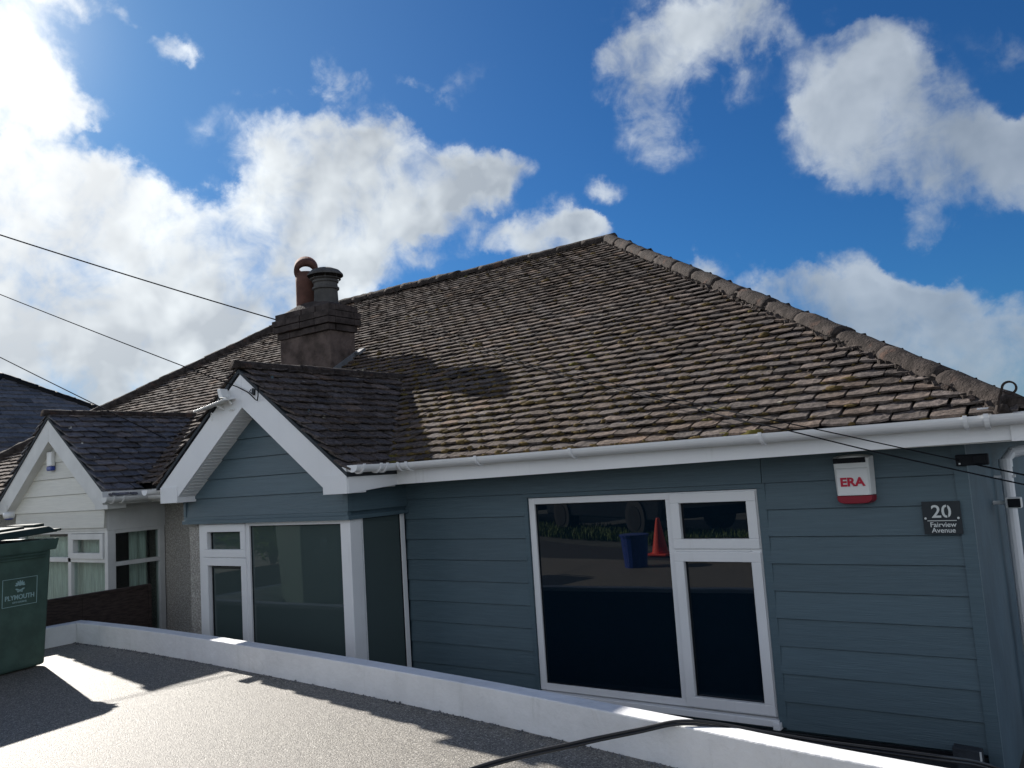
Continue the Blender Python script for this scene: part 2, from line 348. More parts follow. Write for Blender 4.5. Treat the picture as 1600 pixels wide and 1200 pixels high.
# ------------------------------------------------------------------ roof tiles
def roof_tiles(O, U, V, L, lo, hi, gauge=.1, width=.165, seed=1, tone=(1, 1, 1), lump=.005, thick=.0135, mossy=None):
    """O eave origin, U along the eave, V up the slope, lo(v)/hi(v) the extent along U."""
    rr = random.Random(seed); O, U, V = Vector(O), Vector(U).normalized(), Vector(V).normalized(); N = U.cross(V).normalized()
    if N.z < 0: N = -N
    vs, fs, cs = [], [], []
    nx, ny = 4, 2
    rows = int(L/gauge)+1
    for i in range(rows):
        v0 = i*gauge - .035; vm = min(max(v0+gauge*.5, 0), L)
        a, b = lo(vm), hi(vm)
        if b-a < .03: continue
        off = (i % 2)*width/2 + rr.uniform(-.006, .006)
        wav = lambda u: .010*noise.noise(Vector((u*.6, i*.13, seed)))+.004*noise.noise(Vector((u*2.3, i*.4, seed)))
        k0 = int(math.floor((a-off)/width)); k1 = int(math.ceil((b-off)/width))
        for k in range(k0, k1):
            gp = rr.uniform(.003, .0095); u0 = max(off+k*width+gp, a); u1 = min(off+(k+1)*width-gp, b)
            if u1-u0 < .02: continue
            dv = rr.uniform(-.005, .005); th = thick*rr.uniform(.9, 1.4); tl = rr.uniform(-.0035, .0035); dz = rr.uniform(-.002, .003)
            if rr.random() < .03: dv += rr.uniform(-.012, .012); dz += .004
            sk = rr.uniform(-.004, .004)
            length = min(gauge*1.75, L-v0+.03)
            n0 = len(vs); um = (u0+u1)/2; hw = wav(um)*.45
            for lay in (0, 1):
                for j in range(ny+1):
                    fv = j/ny; vv = v0+dv+length*fv
                    if vv > L+.02: vv = L+.02
                    for q in range(nx+1):
                        fu = q/nx; uu = u0+(u1-u0)*fu
                        h = (.043+dz)*(1-fv)+.004*fv + hw + tl*(fu-.5)*2
                        ev = vv+(sk*(fu-.5)*2 if j == 0 else 0)
                        if j == 0: ev += rr.uniform(-.003, .003); 
                        if q in (0, nx) and j == 0: ev += rr.uniform(.002, .011)
                        h += rr.uniform(-lump, lump)*.5 - (th if lay == 0 else 0) - (.003 if (q in (0, nx) or j == 0) and lay else 0)
                        vs.append(O+U*uu+V*ev+N*h)
            w1 = nx+1; m = w1*(ny+1)
            top = lambda j, q: n0+m+j*w1+q
            bot = lambda j, q: n0+j*w1+q
            for j in range(ny):
                for q in range(nx): fs.append((top(j, q), top(j, q+1), top(j+1, q+1), top(j+1, q)))
            for q in range(nx): fs.append((bot(0, q), bot(0, q+1), top(0, q+1), top(0, q)))
            for j in range(ny):
                fs.append((bot(j, 0), top(j, 0), top(j+1, 0), bot(j+1, 0))); fs.append((bot(j, nx), bot(j+1, nx), top(j+1, nx), top(j, nx)))
            g = rr.gauss(1, .18); wmt = rr.uniform(-.05, .07)
            if rr.random() < .05: g *= 1.3; wmt += .12
            cs.append((n0, len(vs), (max(.4, g*(1+wmt))*tone[0], max(.4, g)*tone[1], max(.4, g*(1-wmt))*tone[2])))
    mb = MB(); mb.v = [tuple(p) for p in vs]; mb.f = fs; mb.c = cs
    return mb
def moss_lumps(O, U, V, L, lo, hi, n, seed, dens, gauge=.1, width=.165):
    rr = random.Random(seed); O, U, V = Vector(O), Vector(U).normalized(), Vector(V).normalized(); N = U.cross(V).normalized()
    if N.z < 0: N = -N
    mb = MB(); cnt = 0; tries = 0
    while cnt < n and tries < n*40:
        tries += 1
        i = int(rr.random()*L/gauge); v = i*gauge-.035; a, b = lo(v), hi(v)
        u = rr.uniform(lo(0), hi(0))
        if u < a+.03 or u > b-.03: continue
        if rr.random() > dens(u, v): continue
        if rr.random() < .75: u = (math.floor((u-(i % 2)*width/2)/width))*width+(i % 2)*width/2+rr.uniform(-.02, .02)
        c = O+U*u+V*(v+rr.uniform(-.008, .01))+N*(.024+rr.uniform(0, .012)); s0 = rr.uniform(.006, .015)*(1.9 if rr.random() < .05 else 1)
        su, sv, sn = s0*rr.uniform(1., 3.0), s0*rr.uniform(.6, 1.1), s0*rr.uniform(.5, .8)
        vs = []; m = 7
        for (lat, rad) in ((-.6, .7), (.1, 1), (.7, .62)):
            for k in range(m):
                j = rr.uniform(.55, 1.4); t = 2*math.pi*k/m
                vs.append(c+U*math.cos(t)*su*rad*j+V*math.sin(t)*sv*rad*j+N*lat*sn)
        vs.append(c+N*sn*1.1)
        fs = [(r*m+k, r*m+(k+1) % m, (r+1)*m+(k+1) % m, (r+1)*m+k) for r in range(2) for k in range(m)]+[(2*m+k, 2*m+(k+1) % m, 3*m) for k in range(m)]
        mb.add(vs, fs); cnt += 1
    return mb
def ridge_run(mb, A, B, r=.11, seg=.32, seed=3, rough=.012, sag=0., n=10, half=True, taper=1.06, down=None):
    """overlapping half round ridge tiles from A to B"""
    rr = random.Random(seed); A, B = Vector(A), Vector(B); t = (B-A).normalized(); Lh = (B-A).length; k = max(1, int(round(Lh/seg)))
    up = Vector((0, 0, 1)); sd_ = t.cross(up).normalized(); up = sd_.cross(t).normalized()
    for i in range(k):
        p0 = A+t*(Lh*i/k - .015); p1 = A+t*(Lh*(i+1)/k+.02); r1 = r*rr.uniform(.975, 1.025); j = Vector([rr.uniform(-.003, .003) for _ in range(3)])
        m = 6; vs = []
        for a in range(m+1):
            f = a/m; c = p0.lerp(p1, f)+j; ra = r1*(taper-(taper-1)*f+(.012 if a == 0 else 0))
            for b in range(n+1):
                th = math.pi*(-.08+1.16*b/n); q = c+sd_*math.cos(th)*ra*1.08+up*(math.sin(th)*ra*.92)
                q += Vector(noise.noise_vector(q*9))*rough*.6 + Vector(noise.noise_vector(q*34))*rough*.8
                vs.append(q)
        fs = [(a*(n+1)+b, a*(n+1)+b+1, (a+1)*(n+1)+b+1, (a+1)*(n+1)+b) for a in range(m) for b in range(n)]
        fs.append(tuple(range(n+1))); fs.append(tuple(range(m*(n+1), (m+1)*(n+1)))[::-1])
        mb.add(vs, fs)
    return mb
def bed(mb, A, B, w_=.12, h=.03, seed=5, sides=(-1, 1)):
    """crumbly mortar bedding along both sides of a hip or ridge"""
    rr = random.Random(seed); A, B = Vector(A), Vector(B); t = (B-A).normalized(); L_ = (B-A).length; sd_ = t.cross(Vector((0, 0, 1))).normalized(); up = sd_.cross(t).normalized()
    for s_ in sides:
        d = 0
        while d < L_:
            c = A+t*d+sd_*s_*(w_+rr.uniform(-.012, .012))-up*rr.uniform(.02, .04); z = rr.uniform(.004, .013)
            rv = Vector([rr.gauss(0, .5) for _ in range(3)]); mb.obox(c, (t+rv*.6).normalized()*z*1.6, (sd_+rv*.5).normalized()*z, (up-rv*.5).normalized()*z*.9); d += rr.uniform(.008, .04)

V_UP = Vector((0, 1, SL)).normalized(); LS = (RY-EY)*math.sqrt(1+SL*SL)
cosp = 1/math.sqrt(1+SL*SL)
EXR, EXL = -.28, -13.10
RXR, RXL = -4.551, -9.85
hi_our = lambda v: EXR + (RXR-EXR)*(v/LS)
lo_nb = lambda v: EXL + (RXL-EXL)*(v/LS)
def valley_gap(cx, half, apexz):
    pass

# ------------------------------------------------------------------ OUR BUNGALOW
H = empty('bungalow', (-3.7, 8, ZP), 'bungalow clad in blue-grey boards under a brown tiled hipped roof', 'house')
# wall body
mb = MB(); mb.box(PARTY+.0, -.575, F+.03, 12.4, ZP, .05); mb.build('wall', M['cladp'], H)
mb = MB(); mb.box(-4.37, -.567, F+.012, F+.028, ZP, -1.53); mb.build('plinth', M['plinth'], H)
# pebbledash strip beside the bay
mb = MB(); mb.box(PARTY, -6.30, F-.0, F+.028, ZP+.01, .0); mb.build('pebbledash_wall', M['pebble'], H)
# cladding
def boards(mb, segs, z0, k_list, out=.016, sp=.15, lap=.012):
    """lapped boards; segs(z) gives the x intervals"""
    for k in k_list:
        zb = z0-sp*k; zt = zb+sp+lap
        for (a, b) in segs(zb+sp*.5):
            zg = zb+sp-.0035
            mb.add([(a, out, zb), (b, out, zb), (b, .005, zg), (a, .005, zg), (a, -.011, zg), (b, -.011, zg), (b, -.011, zb), (a, -.011, zb), (a, -.010, zt), (b, -.010, zt)],
                   [(0, 1, 2, 3), (3, 2, 5, 4), (0, 7, 6, 1), (0, 3, 4, 7), (1, 6, 5, 2), (4, 5, 9, 8)], (1+rnd.uniform(-.07, .07),)*3)
Z0 = -.3076
def segs_main(z):
    if -1.50 < z < -.16: return [(-4.37, -3.262), (-1.592, -.622)]
    return [(-4.37, -1.602), (-1.598, -.622)]
mb = MB(front(F)); boards(mb, segs_main, Z0, range(-2, 9))
clad = mb.build('cladding', M['clad'], H)
MB(front(F)).box(-.622, -.562, -.02, .022, -1.72, .0).build('corner_trim', M['clad'], H)
for r_ in ((-3.268, -3.236, -.03, .013, -1.50, -.187), (-1.634, -1.588, -.03, .013, -1.50, -.187), (-3.268, -1.588, -.03, .013, -.186, -.160)):
    MB(front(F)).box(*r_).build('window_trim', M['clad'], H)

def window(parent, T, rects, panes, name='window', fm='upvc', pm='glass', depth=(-.03, -.005), pd=-.022, bead=True, sillr=None, sashes=()):
    mb = MB(T)
    for (a, b, c, d) in rects: mb.box(a, b, depth[0]-.02, depth[1], c, d)
    for (a, b, c, d, wd) in sashes:      # raised opening sash frame
        o_ = depth[1]+.014
        for r_ in ((a, b, c, c+wd), (a, b, d-wd, d), (a, a+wd, c+wd, d-wd), (b-wd, b, c+wd, d-wd)): mb.box(r_[0], r_[1], depth[0], o_, r_[2], r_[3])
    fo = mb.build(name, M[fm], parent, bevel=.0035)
    for (a, b, c, d) in panes:
        MB(T).box(a-.004, b+.004, pd-.01, pd, c-.004, d+.004).build('pane', M[pm], fo)
    if bead:
        mb = MB(T)
        for (a, b, c, d) in panes:
            g = .006
            for r_ in ((a, b, c, c+g), (a, b, d-g, d), (a, a+g, c+g, d-g), (b-g, b, c+g, d-g)): mb.box(r_[0], r_[1], pd-.004, pd+.006, r_[2], r_[3])
        mb.build('gasket', M['black'], fo)
    if sillr:
        a, b, z0, z1, o0 = sillr
        mb = MB(T); mb.box(a, b, -.04, o0, z0, z1); mb.box(b-.03, b+.012, -.02, o0+.012, z0-.012, z1-.012); mb.build('sill', M['upvc'], fo, bevel=.004)
    return fo
T = front(F)
rects = [(-3.232, -3.185, -1.455, -.19), (-3.185, -1.640, -.232, -.19), (-3.185, -1.640, -1.455, -1.412), (-2.215, -2.17, -1.412, -.232),
         (-1.70, -1.640, -1.412, -.232), (-2.17, -1.70, -.545, -.525)]
window(H, T, rects, [(-3.185, -2.215, -1.412, -.232), (-2.118, -1.712, -.472, -.252), (-2.118, -1.712, -1.392, -.602)],
       sashes=[(-2.180, -1.648, -.528, -.198, .058), (-2.180, -1.648, -1.446, -.545, .058)], sillr=(-3.25, -1.63, -1.50, -1.462, .035), depth=(-.035, 0.0), pd=-.02)

# bay
BX0, BX1 = -6.33, -4.36
GC, GA, GH, GS = -5.33, .93, 1.15, .74      # gable centre, ridge z, half width at eave, slope
def gable_segs(c, z_apex, slope, x0, x1):
    def f(z):
        hw = (z_apex-z)/slope
        return [(max(x0, c-hw), min(x1, c+hw))] if hw > .02 else []
    return f
mb = MB(front(YB))
for k in range(-9, 1):
    zb = -.10-.15*(k+1)+.0; 
boards(mb, gable_segs(GC, GA-.02, GS, BX0, BX1), -.205, range(-7, 1))
mb.box(BX0-.012, BX1+.030, -.012, .03, -.262, -.232); mb.box(BX0-.004, BX1+.010, -.012, .019, -.231, -.206)
mb.build('gable_cladding', M['clad'], H)
mb = MB(side(BX1)); boards(mb, lambda z: [(YB+.0, F-.012)] if z < 0 else [], -.205, range(-1, 1)); mb.box(YB+.012, F-.016, -.012, .027, -.261, -.233)
mb.build('bay_side_cladding', M['clad'], H)
mb = MB(); mb.box(BX0+.0, BX1-.012, YB+.012, F+.02, -.235, .02); mb.prism([(GC, YB+.012, GA-.03), (BX0, YB+.012, GA-.03-GS*(GC-BX0)), (BX1-.012, YB+.012, GA-.03-GS*(BX1-.012-GC))], (0, .1, 0))
mb.build('bay_wall', M['cladp'], H)
for r_ in ((BX0-.003, BX0+.03, -.02, .021, -.203, -.02), (BX1-.03, BX1+.019, -.02, .021, -.203, -.04)): MB(front(YB)).box(*r_).build('bay_corner_trim', M['clad'], H)
zl, zh = -1.50, -.262
rects = [(-6.18, -6.10, zl, zh), (-5.565, -5.515, zl, zh), (-6.10, -5.565, zh-.03, zh), (-6.10, -5.565, -.55, -.525), (-5.515, -4.46, zh-.028, zh), (-6.10, -4.46, zl, zl+.06)]
bw = window(H, front(YB+.02), rects, [(-6.03, -5.63, -.485, -.335), (-6.03, -5.63, zl+.1, -.62), (-5.515, -4.46, zl+.06, zh-.028)],
       name='bay_window', pm='glassb', sashes=[(-6.115, -5.552, -.535, -.27, .062), (-6.115, -5.552, zl+.04, -.54, .062)], depth=(-.03, 0), pd=-.022)
MB(front(YB+.02)).box(-4.46, -4.36, -.1, .012, zl, zh).build('bay_post', M['upvc'], H, bevel=.004)
MB().box(BX0+.0, -6.18, YB+.03, F, zl, zh).build('bay_return', M['pebble'], H)
window(H, side(BX1-.01), [(YB+.128, YB+.14, zl, zh), (F-.075, F-.03, zl, zh)], [(YB+.14, F-.075, zl, zh)], name='bay_side_window', pm='glassb', depth=(-.02, .004), pd=-.008)
MB().box(BX0+.02, BX1-.03, YB+.07, F, ZP, zl+.0).build('bay_plinth', M['cladp'], H)

# bargeboards and box ends
def barge(par, cx, yb, apex, half, slope, vert, footz, footw, m, th=.022, dx=0.):
    mb = MB()
    for s_ in (-1, 1):
        xf = cx+s_*half; zo = apex-slope*half; xi = cx+s_*(half-footw); 
        # plumb-cut board: outer edge apex->foot, inner edge parallel
        zi = apex-vert-slope*(half-footw)
        mb.prism([(cx, yb, apex), (xf, yb, zo), (xf, yb, zo-.03), (xi, yb, zi), (cx, yb, apex-vert)], (0, th, 0))
        # boxed foot
        x0, x1 = sorted((xf, xi)); mb.box(x0, x1, yb-.006 if s_ > 0 else yb-.006, yb+.17, footz, min(zo-.0, .085))
        # soffit strip under the rake
        d = Vector((s_, 0, -slope)).normalized()
        a = Vector((cx, yb+.02, apex-vert-.0)); b = Vector((xi, yb+.02, zi))
        mb.prism([a, b, b+Vector((0, 0, .02)), a+Vector((0, 0, .02))], (0, .155, 0))
    mb.box(cx-.002, cx+.002, yb-.0015, yb+.001, apex-vert, apex-.03)
    return mb.build('bargeboard', m, par, bevel=.002)
barge(H, GC+.04, 3.875, GA-.045, 1.12, GS, .265, -.075, .24, M['upvc'])
# grooves of the rake soffit (tongue and groove strips)
mb = MB()
for i in range(26):
    f = .05+i*.033; x = GC+.04-f; z = GA-.045-.265-GS*f
    if f < .86: mb.obox((x, 3.97, z-.0015), (.0018, 0, -.0018*GS), (0, .07, 0), (0, 0, .002))
mb.build('soffit_groove', M['upvcd'], H)

# gable roof
def gable_roof(par, cx, ridge_z, half, slope, y0, mt, tone, seed, ridge_m, fast=False):
    yend = EY+(ridge_z-EZ)/SL
    ln = half*math.sqrt(1+slope*slope)
    rf = MB()
    for s_ in (-1, 1):
        V = Vector((-s_, 0, slope)).normalized()
        O = Vector((cx+s_*half, 0, ridge_z-slope*half)); U = Vector((0, 1, 0))
        hi_ = lambda v: EY+(O.z+V.z*v-EZ)/SL + .02
        t = roof_tiles(O, U, V, ln, lambda v: y0, hi_, .1, .165, seed+s_, tone, thick=.014)
        n = len(rf.v); rf.v += t.v; rf.f += [tuple(i+n for i in f) for f in t.f]; rf.c += [(a+n, b+n, c) for a, b, c in t.c]
    o = rf.build('gable_roof', M[mt], par, fix=False)
    mb = MB(); 
    for s_ in (-1, 1):     # deck under the tiles
        a = Vector((cx, y0+.01, ridge_z-.012)); b = Vector((cx+s_*half, y0+.01, ridge_z-slope*half-.012))
        mb.prism([a, b, b-Vector((0, 0, .03)), a-Vector((0, 0, .03))], (0, yend-y0-.05, 0)) if s_ < 0 else mb.prism([a, b, b-Vector((0, 0, .03)), a-Vector((0, 0, .03))], (0, yend-y0-.05, 0))
    mb.build('roof_deck', M['plinth'], o)
    mb = MB(); ridge_run(mb, (cx, y0-.01, ridge_z+.005), (cx, yend+.03, ridge_z+.005), .052, .3, seed+9, .004); mb.build('ridge', M[ridge_m], o, smooth=True)
    return o
gr = gable_roof(H, GC+.02, GA, GH, GS, 3.855, 'tile', (.84, .88, .95), 21, 'ridge')

# main roof
ov = lambda v: PARTY
O = Vector((0, EY, EZ)); 
mb = roof_tiles(O, (1, 0, 0), V_UP, LS, lambda v: PARTY, hi_our, .1, .165, 5)
roof = mb.build('roof', M['tile'], H, fix=False)
mb = MB()
Pr = lambda x, y, z: Vector((x, y, z))
def deck(mb, pts, th=.03):
    mb.prism([Vector(p)-Vector((0, 0, .014)) for p in pts], (0, 0, -th))
deck(mb, [(PARTY, EY+.02, EZ), (EXR, EY+.02, EZ), (RXR, RY, RZ), (PARTY, RY, RZ)])
deck(mb, [(EXR, EY+.02, EZ), (EXR, 2*RY-EY, EZ), (RXR, RY, RZ)])
deck(mb, [(PARTY, RY, RZ), (RXR, RY, RZ), (EXR, 2*RY-EY, EZ), (PARTY, 2*RY-EY, EZ)])
mb.build('roof_deck', M['plinth'], roof)
# side hip slope and the back slope, coarser
Vs = Vector((-(RXR-EXR)*-1/abs(RXR-EXR), 0, (RZ-EZ)/abs(RXR-EXR))).normalized(); Vs = Vector((-1, 0, (RZ-EZ)/abs(RXR-EXR))).normalized()
Lsd = math.hypot(RXR-EXR, RZ-EZ)
t1 = roof_tiles((EXR, RY, EZ), (0, 1, 0), Vs, Lsd, lambda v: -(RY-EY)*(1-v/Lsd), lambda v: (RY-EY)*(1-v/Lsd), .1, .165, 8)
t1.build('side_roof', M['tile'], H, fix=False)
t2 = roof_tiles((0, 2*RY-EY, EZ), (1, 0, 0), Vector((0, -1, SL)), LS, lambda v: PARTY, hi_our, .2, .33, 9)
t2.build('back_roof', M['tile'], H, fix=False)
mb = MB(); ridge_run(mb, (EXR-.03, EY+.03, EZ+.018), (RXR, RY, RZ+.02), .072, .45, 31, .009, taper=1.03); mb.build('hip_ridge', M['ridge'], roof, smooth=True)
mb = MB(); ridge_run(mb, (PARTY, RY, RZ+.015), (RXR+.08, RY, RZ+.015), .075, .42, 32, .008, taper=1.03); mb.build('ridge', M['ridge'], roof, smooth=True)
for s_ in (-1, 1):
    mb = MB(); bed(mb, (EXR, EY, EZ+.03), (RXR, RY, RZ+.03), .092, sides=(s_,)); mb.build('mortar_bedding', M['ridge'], roof)
    mb = MB(); bed(mb, (PARTY, RY, RZ+.01), (RXR, RY, RZ+.01), .08, sides=(s_,)); mb.build('mortar_bedding', M['ridge'], roof)
def dens(u, v):
    n = .5+.5*noise.noise(Vector((u*.9, v*.9, 3)))
    base = .05+.95*max(0, 1-v/2.2)*(1 if u < -1.2 else .35)*max(.25, min(1, (-u-.6)/3))
    return min(1, base*(.35+1.3*n))
mb = moss_lumps(O, (1, 0, 0), V_UP, LS, lambda v: PARTY, lambda v: hi_our(v)-.1, 4200, 4, dens)
tag(mb.build('moss', M['moss'], roof, smooth=True), kind='stuff')
# red bedding strip under the first course
mb = MB(); x = -4.1
while x < EXR: 
    l_ = rnd.uniform(.08, .3); mb.box(x, min(x+l_, EXR), EY-.030+rnd.uniform(0, .008), EY+.06, EZ-.020, EZ-.004+rnd.uniform(-.003, .004)); x += l_
mb.build('eave_bedding', mat('red_bedding', (.16, .06, .045), .9, .4, 20, .004, 60), roof)
# hip iron scroll
d_ = ray(1577, 606); hc_ = d_*(4.22/d_.y); P = []
d_ = ray(1560, 643); P.append(d_*(4.22/d_.y)); d_ = ray(1562, 622); P.append(d_*(4.22/d_.y))
for i in range(24):
    a = math.pi-i/23*math.pi*1.85; rr_ = .028*(1-.10*i/23); P.append(Vector((hc_.x+rr_*math.cos(a), 4.22, hc_.z+rr_*math.sin(a))))
mb = MB(); vs = []
for p in P: vs += [p+Vector((0, -.016, 0)), p+Vector((0, .016, 0))]
mb.add(vs, [(2*i, 2*i+1, 2*i+3, 2*i+2) for i in range(len(P)-1)])
ho = mb.build('hip_iron', M['iron'], roof, fix=False); sm = ho.modifiers.new('s', 'SOLIDIFY'); sm.thickness = .008; sm.offset = 0
mb = MB(); q = P[0]; mb.lathe([(.0, -.02), (.030, -.02), (.034, .0), (.022, .03), (.0, .036)], (q.x+.01, 4.28, q.z+.0), 10); mb.build('mortar_bedding', M['ridge'], roof, smooth=True)

# fascia, soffit, gutter
def fascia_run(par, pts, m, z0=-.02, z1=.115, th=.02):
    mb = MB(); zs_ = z0 if isinstance(z0, (list, tuple)) else [z0]*len(pts)
    for i_, (a, b) in enumerate(zip(pts[:-1], pts[1:])):
        za, zb = zs_[i_], zs_[i_+1]
        a = Vector((*a, 0)); b = Vector((*b, 0)); d = (b-a).normalized(); n = Vector((d.y, -d.x, 0))
        mb.add([(a+n*0).to_3d()+Vector((0, 0, za)), b+Vector((0, 0, zb)), b+Vector((0, 0, z1)), a+Vector((0, 0, z1)),
                a-n*th+Vector((0, 0, za)), b-n*th+Vector((0, 0, zb)), b-n*th+Vector((0, 0, z1)), a-n*th+Vector((0, 0, z1))],
               [(0, 1, 2, 3), (4, 7, 6, 5), (0, 4, 5, 1), (3, 2, 6, 7), (0, 3, 7, 4), (1, 5, 6, 2)])
    return mb.build('fascia', m, par)
def gutter_run(par, pts, m, zc=.113, r=.05, closed_ends=True, zs=None):
    """half round channel through the points (mitred)"""
    P = [Vector((*p, zc)) for p in pts]; n = 12; vs = []; dirs = []
    for i, p in enumerate(P):
        d0 = (P[i]-P[i-1]).normalized() if i else (P[1]-P[0]).normalized(); d1 = (P[i+1]-P[i]).normalized() if i < len(P)-1 else d0
        nn = (Vector((d0.y, -d0.x, 0))+Vector((d1.y, -d1.x, 0))); nn = nn.normalized()/max(.4, nn.normalized().dot(Vector((d0.y, -d0.x, 0))))
        for rad in (r, r-.004):
            for k in range(n+1):
                th = math.pi*k/n; vs.append(p+nn*math.cos(th)*rad-Vector((0, 0, 1))*math.sin(th)*rad*1.0)
    w2 = 2*(n+1); fs = []
    for i in range(len(P)-1):
        for k in range(n):
            fs.append((i*w2+k, (i+1)*w2+k, (i+1)*w2+k+1, i*w2+k+1)); o = n+1
            fs.append((i*w2+o+k, i*w2+o+k+1, (i+1)*w2+o+k+1, (i+1)*w2+o+k))
        for k in (0, n): fs.append((i*w2+k, (i+1)*w2+k, (i+1)*w2+n+1+k, i*w2+n+1+k))
    for i in (0, len(P)-1): fs.append(tuple(i*w2+k for k in range(n+1)))
    mb = MB(); mb.add(vs, fs); return mb.build('gutter', m, par, smooth=False)
def gutter_clip(mb, p, d, r=.054, wd=.017, zc=.113):
    p = Vector((*p, zc)); d = Vector((*d, 0)).normalized(); nn = Vector((d.y, -d.x, 0)); n = 12; vs = []
    for s_ in (-1, 1):
        for rad in (r+.0075, r-.003):
            for k in range(n+1):
                th = math.pi*(k/n*1.0-.03); vs.append(p+d*s_*wd/2*1.0+nn*math.cos(th)*rad-Vector((0, 0, 1))*math.sin(th)*rad)
    w1 = n+1; fs = []
    for k in range(n):
        fs += [(k, k+1, 2*w1+k+1, 2*w1+k), (w1+k, 3*w1+k, 3*w1+k+1, w1+k+1), (k, w1+k, w1+k+1, k+1), (2*w1+k, 2*w1+k+1, 3*w1+k+1, 3*w1+k)]
    fs += [(0, 2*w1, 3*w1, w1), (n, w1+n, 3*w1+n, 2*w1+n)]
    mb.add(vs, fs)
XE = GC+GH+.016
fpts = [(XE-.0, 3.88), (XE, F-.30), (EXR+.02, F-.30), (EXR+.02, 12.6)]
fascia_run(H, fpts, M['upvc'], [-.075, -.038, -.004, -.004])
mb = MB(); mb.box(-.335, EXR+.028, 4.336, 4.349, -.012, .12); mb.build('fascia_corner_cover', M['upvc'], H, bevel=.002)
mb = MB(); mb.box(BX1, EXR+.0, F-.28, F-.004, -.012, -.003); mb.box(BX1+.02, XE-.02, 4.06, F-.3, -.050, -.042); mb.box(-.57, EXR, F, 12.6, -.004, .003); mb.build('soffit', M['upvcd'], H)
gy = F-.30-.055
gpts = [(XE+.062, 3.86), (XE+.062, gy), (EXR+.08, gy), (EXR+.08, 12.6)]
gut = gutter_run(H, gpts, M['upvc'])
for args in [((x, gy), (1, 0)) for x in (-3.35, -2.62, -1.45, -.50)]+[((-.415, gy), (1, 0), .058, .02)]+[((XE+.062, y), (0, 1)) for y in (3.92, 4.08, 4.14)]+[((x, gy), (1, 0), .056) for x in (XE+.12, XE+.20)]+[((EXR+.08, y), (0, 1), .056, .02) for y in (4.9, 5.9, 7)]:
    mb = MB(); gutter_clip(mb, *args); mb.build('gutter_bracket', M['upvc'], gut)
MB().box(XE-.08, XE-.004, 3.866, 3.90, .052, .105).build('box_end', M['upvc'], H, bevel=.002)
MB().box(-.455, -.37, gy+.02, gy+.07, .09, .15).build('gutter_clip', M['upvc'], gut)
# downpipe on the right side
dp = [(EXR+.07, 4.95, .0), (EXR+.06, 4.93, -.02), (-.40, 4.92, -.07), (-.435, 4.915, -.11), (-.44, 4.91, -.20), (-.44, 4.91, ZP+.02)]
dp = [(EXR+.07, 6.1, .0), (EXR+.05, 6.08, -.04), (-.47, 5.95, -.085), (-.505, 5.9, -.13), (-.505, 5.9, ZP+.02)]
mb = MB(); mb.tube(dp, .034, 12); mb.tube([(-.505, 5.9, -.12), (-.505, 5.9, -.17)], .039, 12); mb.box(-.575, -.46, 5.88, 5.92, -.235, -.22); mb.build('downpipe', M['upvc'], H, smooth=False)

# chimney
CH = MB(); CH.box(-7.50, -6.66, 6.03, 6.40, .9, 1.66); chim = CH.build('chimney', M['brick'], H, bevel=.01)
mb = MB()
zc = 1.655; rr = random.Random(2)
for i, (o_, h_) in enumerate([(.025, .075), (.055, .075), (.055, .075), (.03, .075)]):
    n = 4
    x0, x1, y0, y1 = -7.5-o_, -6.66+o_, 6.03-o_, 6.40+o_
    # individual bricks round the course
    def course(a, b, fixed, axis):
        L_ = b-a; k = max(1, round(L_/.225)); 
        for q in range(k):
            u0_ = a+L_*q/k+.004; u1_ = a+L_*(q+1)/k-.004; j = rr.uniform(-.010, .010)
            if axis == 'x': mb.box(u0_, u1_, fixed-.1+j if fixed > 6.2 else fixed+j, fixed+j if fixed > 6.2 else fixed+.1+j, zc+.004, zc+h_-.004)
            else: mb.box(fixed-.1+j if fixed > -7 else fixed+j, fixed+j if fixed > -7 else fixed+.1+j, u0_, u1_, zc+.004, zc+h_-.004)
    course(x0, x1, y0, 'x'); course(x0, x1, y1, 'x'); course(y0+.1, y1-.1, x0, 'y'); course(y0+.1, y1-.1, x1, 'y')
    zc += h_
mb.build('chimney_crown', M['sootbrick'], chim, bevel=.004)
mb = MB(); mb.box(-7.48, -6.68, 6.05, 6.38, 1.66, zc-.01)
vs = []; n = 9
for j in range(n+1):
    for i in range(n+1):
        fx = i/n*2-1; fy = j/n*2-1; e = (1-abs(fx)**3)*(1-abs(fy)**4); 
        vs.append((-7.08+fx*.435, 6.215+fy*.2, zc-.03+.13*e+rr.uniform(-.006, .006)))
mb.add(vs, [(j*(n+1)+i, j*(n+1)+i+1, (j+1)*(n+1)+i+1, (j+1)*(n+1)+i) for j in range(n) for i in range(n)])
mb.build('flaunching', M['sootbrick'], chim, fix=False, smooth=True)
# tall pot with horseshoe hood
mb = MB(); pc = Vector((-7.22, 6.215, 0))
mb.lathe([(.125, 1.95), (.122, 2.3), (.124, 2.42), (.108, 2.42), (.105, 1.95)], pc, 24)
ax = Vector((-.65, .60, .56)).normalized(); hc = pc+Vector((.0, 0, 2.465))
sx_ = ax.cross(Vector((0, 0, 1))).normalized(); sz_ = sx_.cross(ax).normalized(); n = 28; vs = []
for s_ in (-1, 1):
    for k in range(n):
        th = 2*math.pi*k/n; ro = .134; ri = .078
        vs.append(hc+ax*s_*.085+sx_*math.cos(th)*ro+sz_*math.sin(th)*ro)
        vs.append(hc+ax*s_*.088+sx_*math.cos(th)*ri*1.05+sz_*(math.sin(th)*ri*.85+.0))
fs = []
for k in range(n):
    k2 = (k+1) % n; o_ = 2*n
    fs += [(2*k, 2*k2, o_+2*k2, o_+2*k), (2*k+1, o_+2*k+1, o_+2*k2+1, 2*k2+1), (2*k, 2*k+1, 2*k2+1, 2*k2), (o_+2*k, o_+2*k2, o_+2*k2+1, o_+2*k+1)]
mb.add(vs, fs)
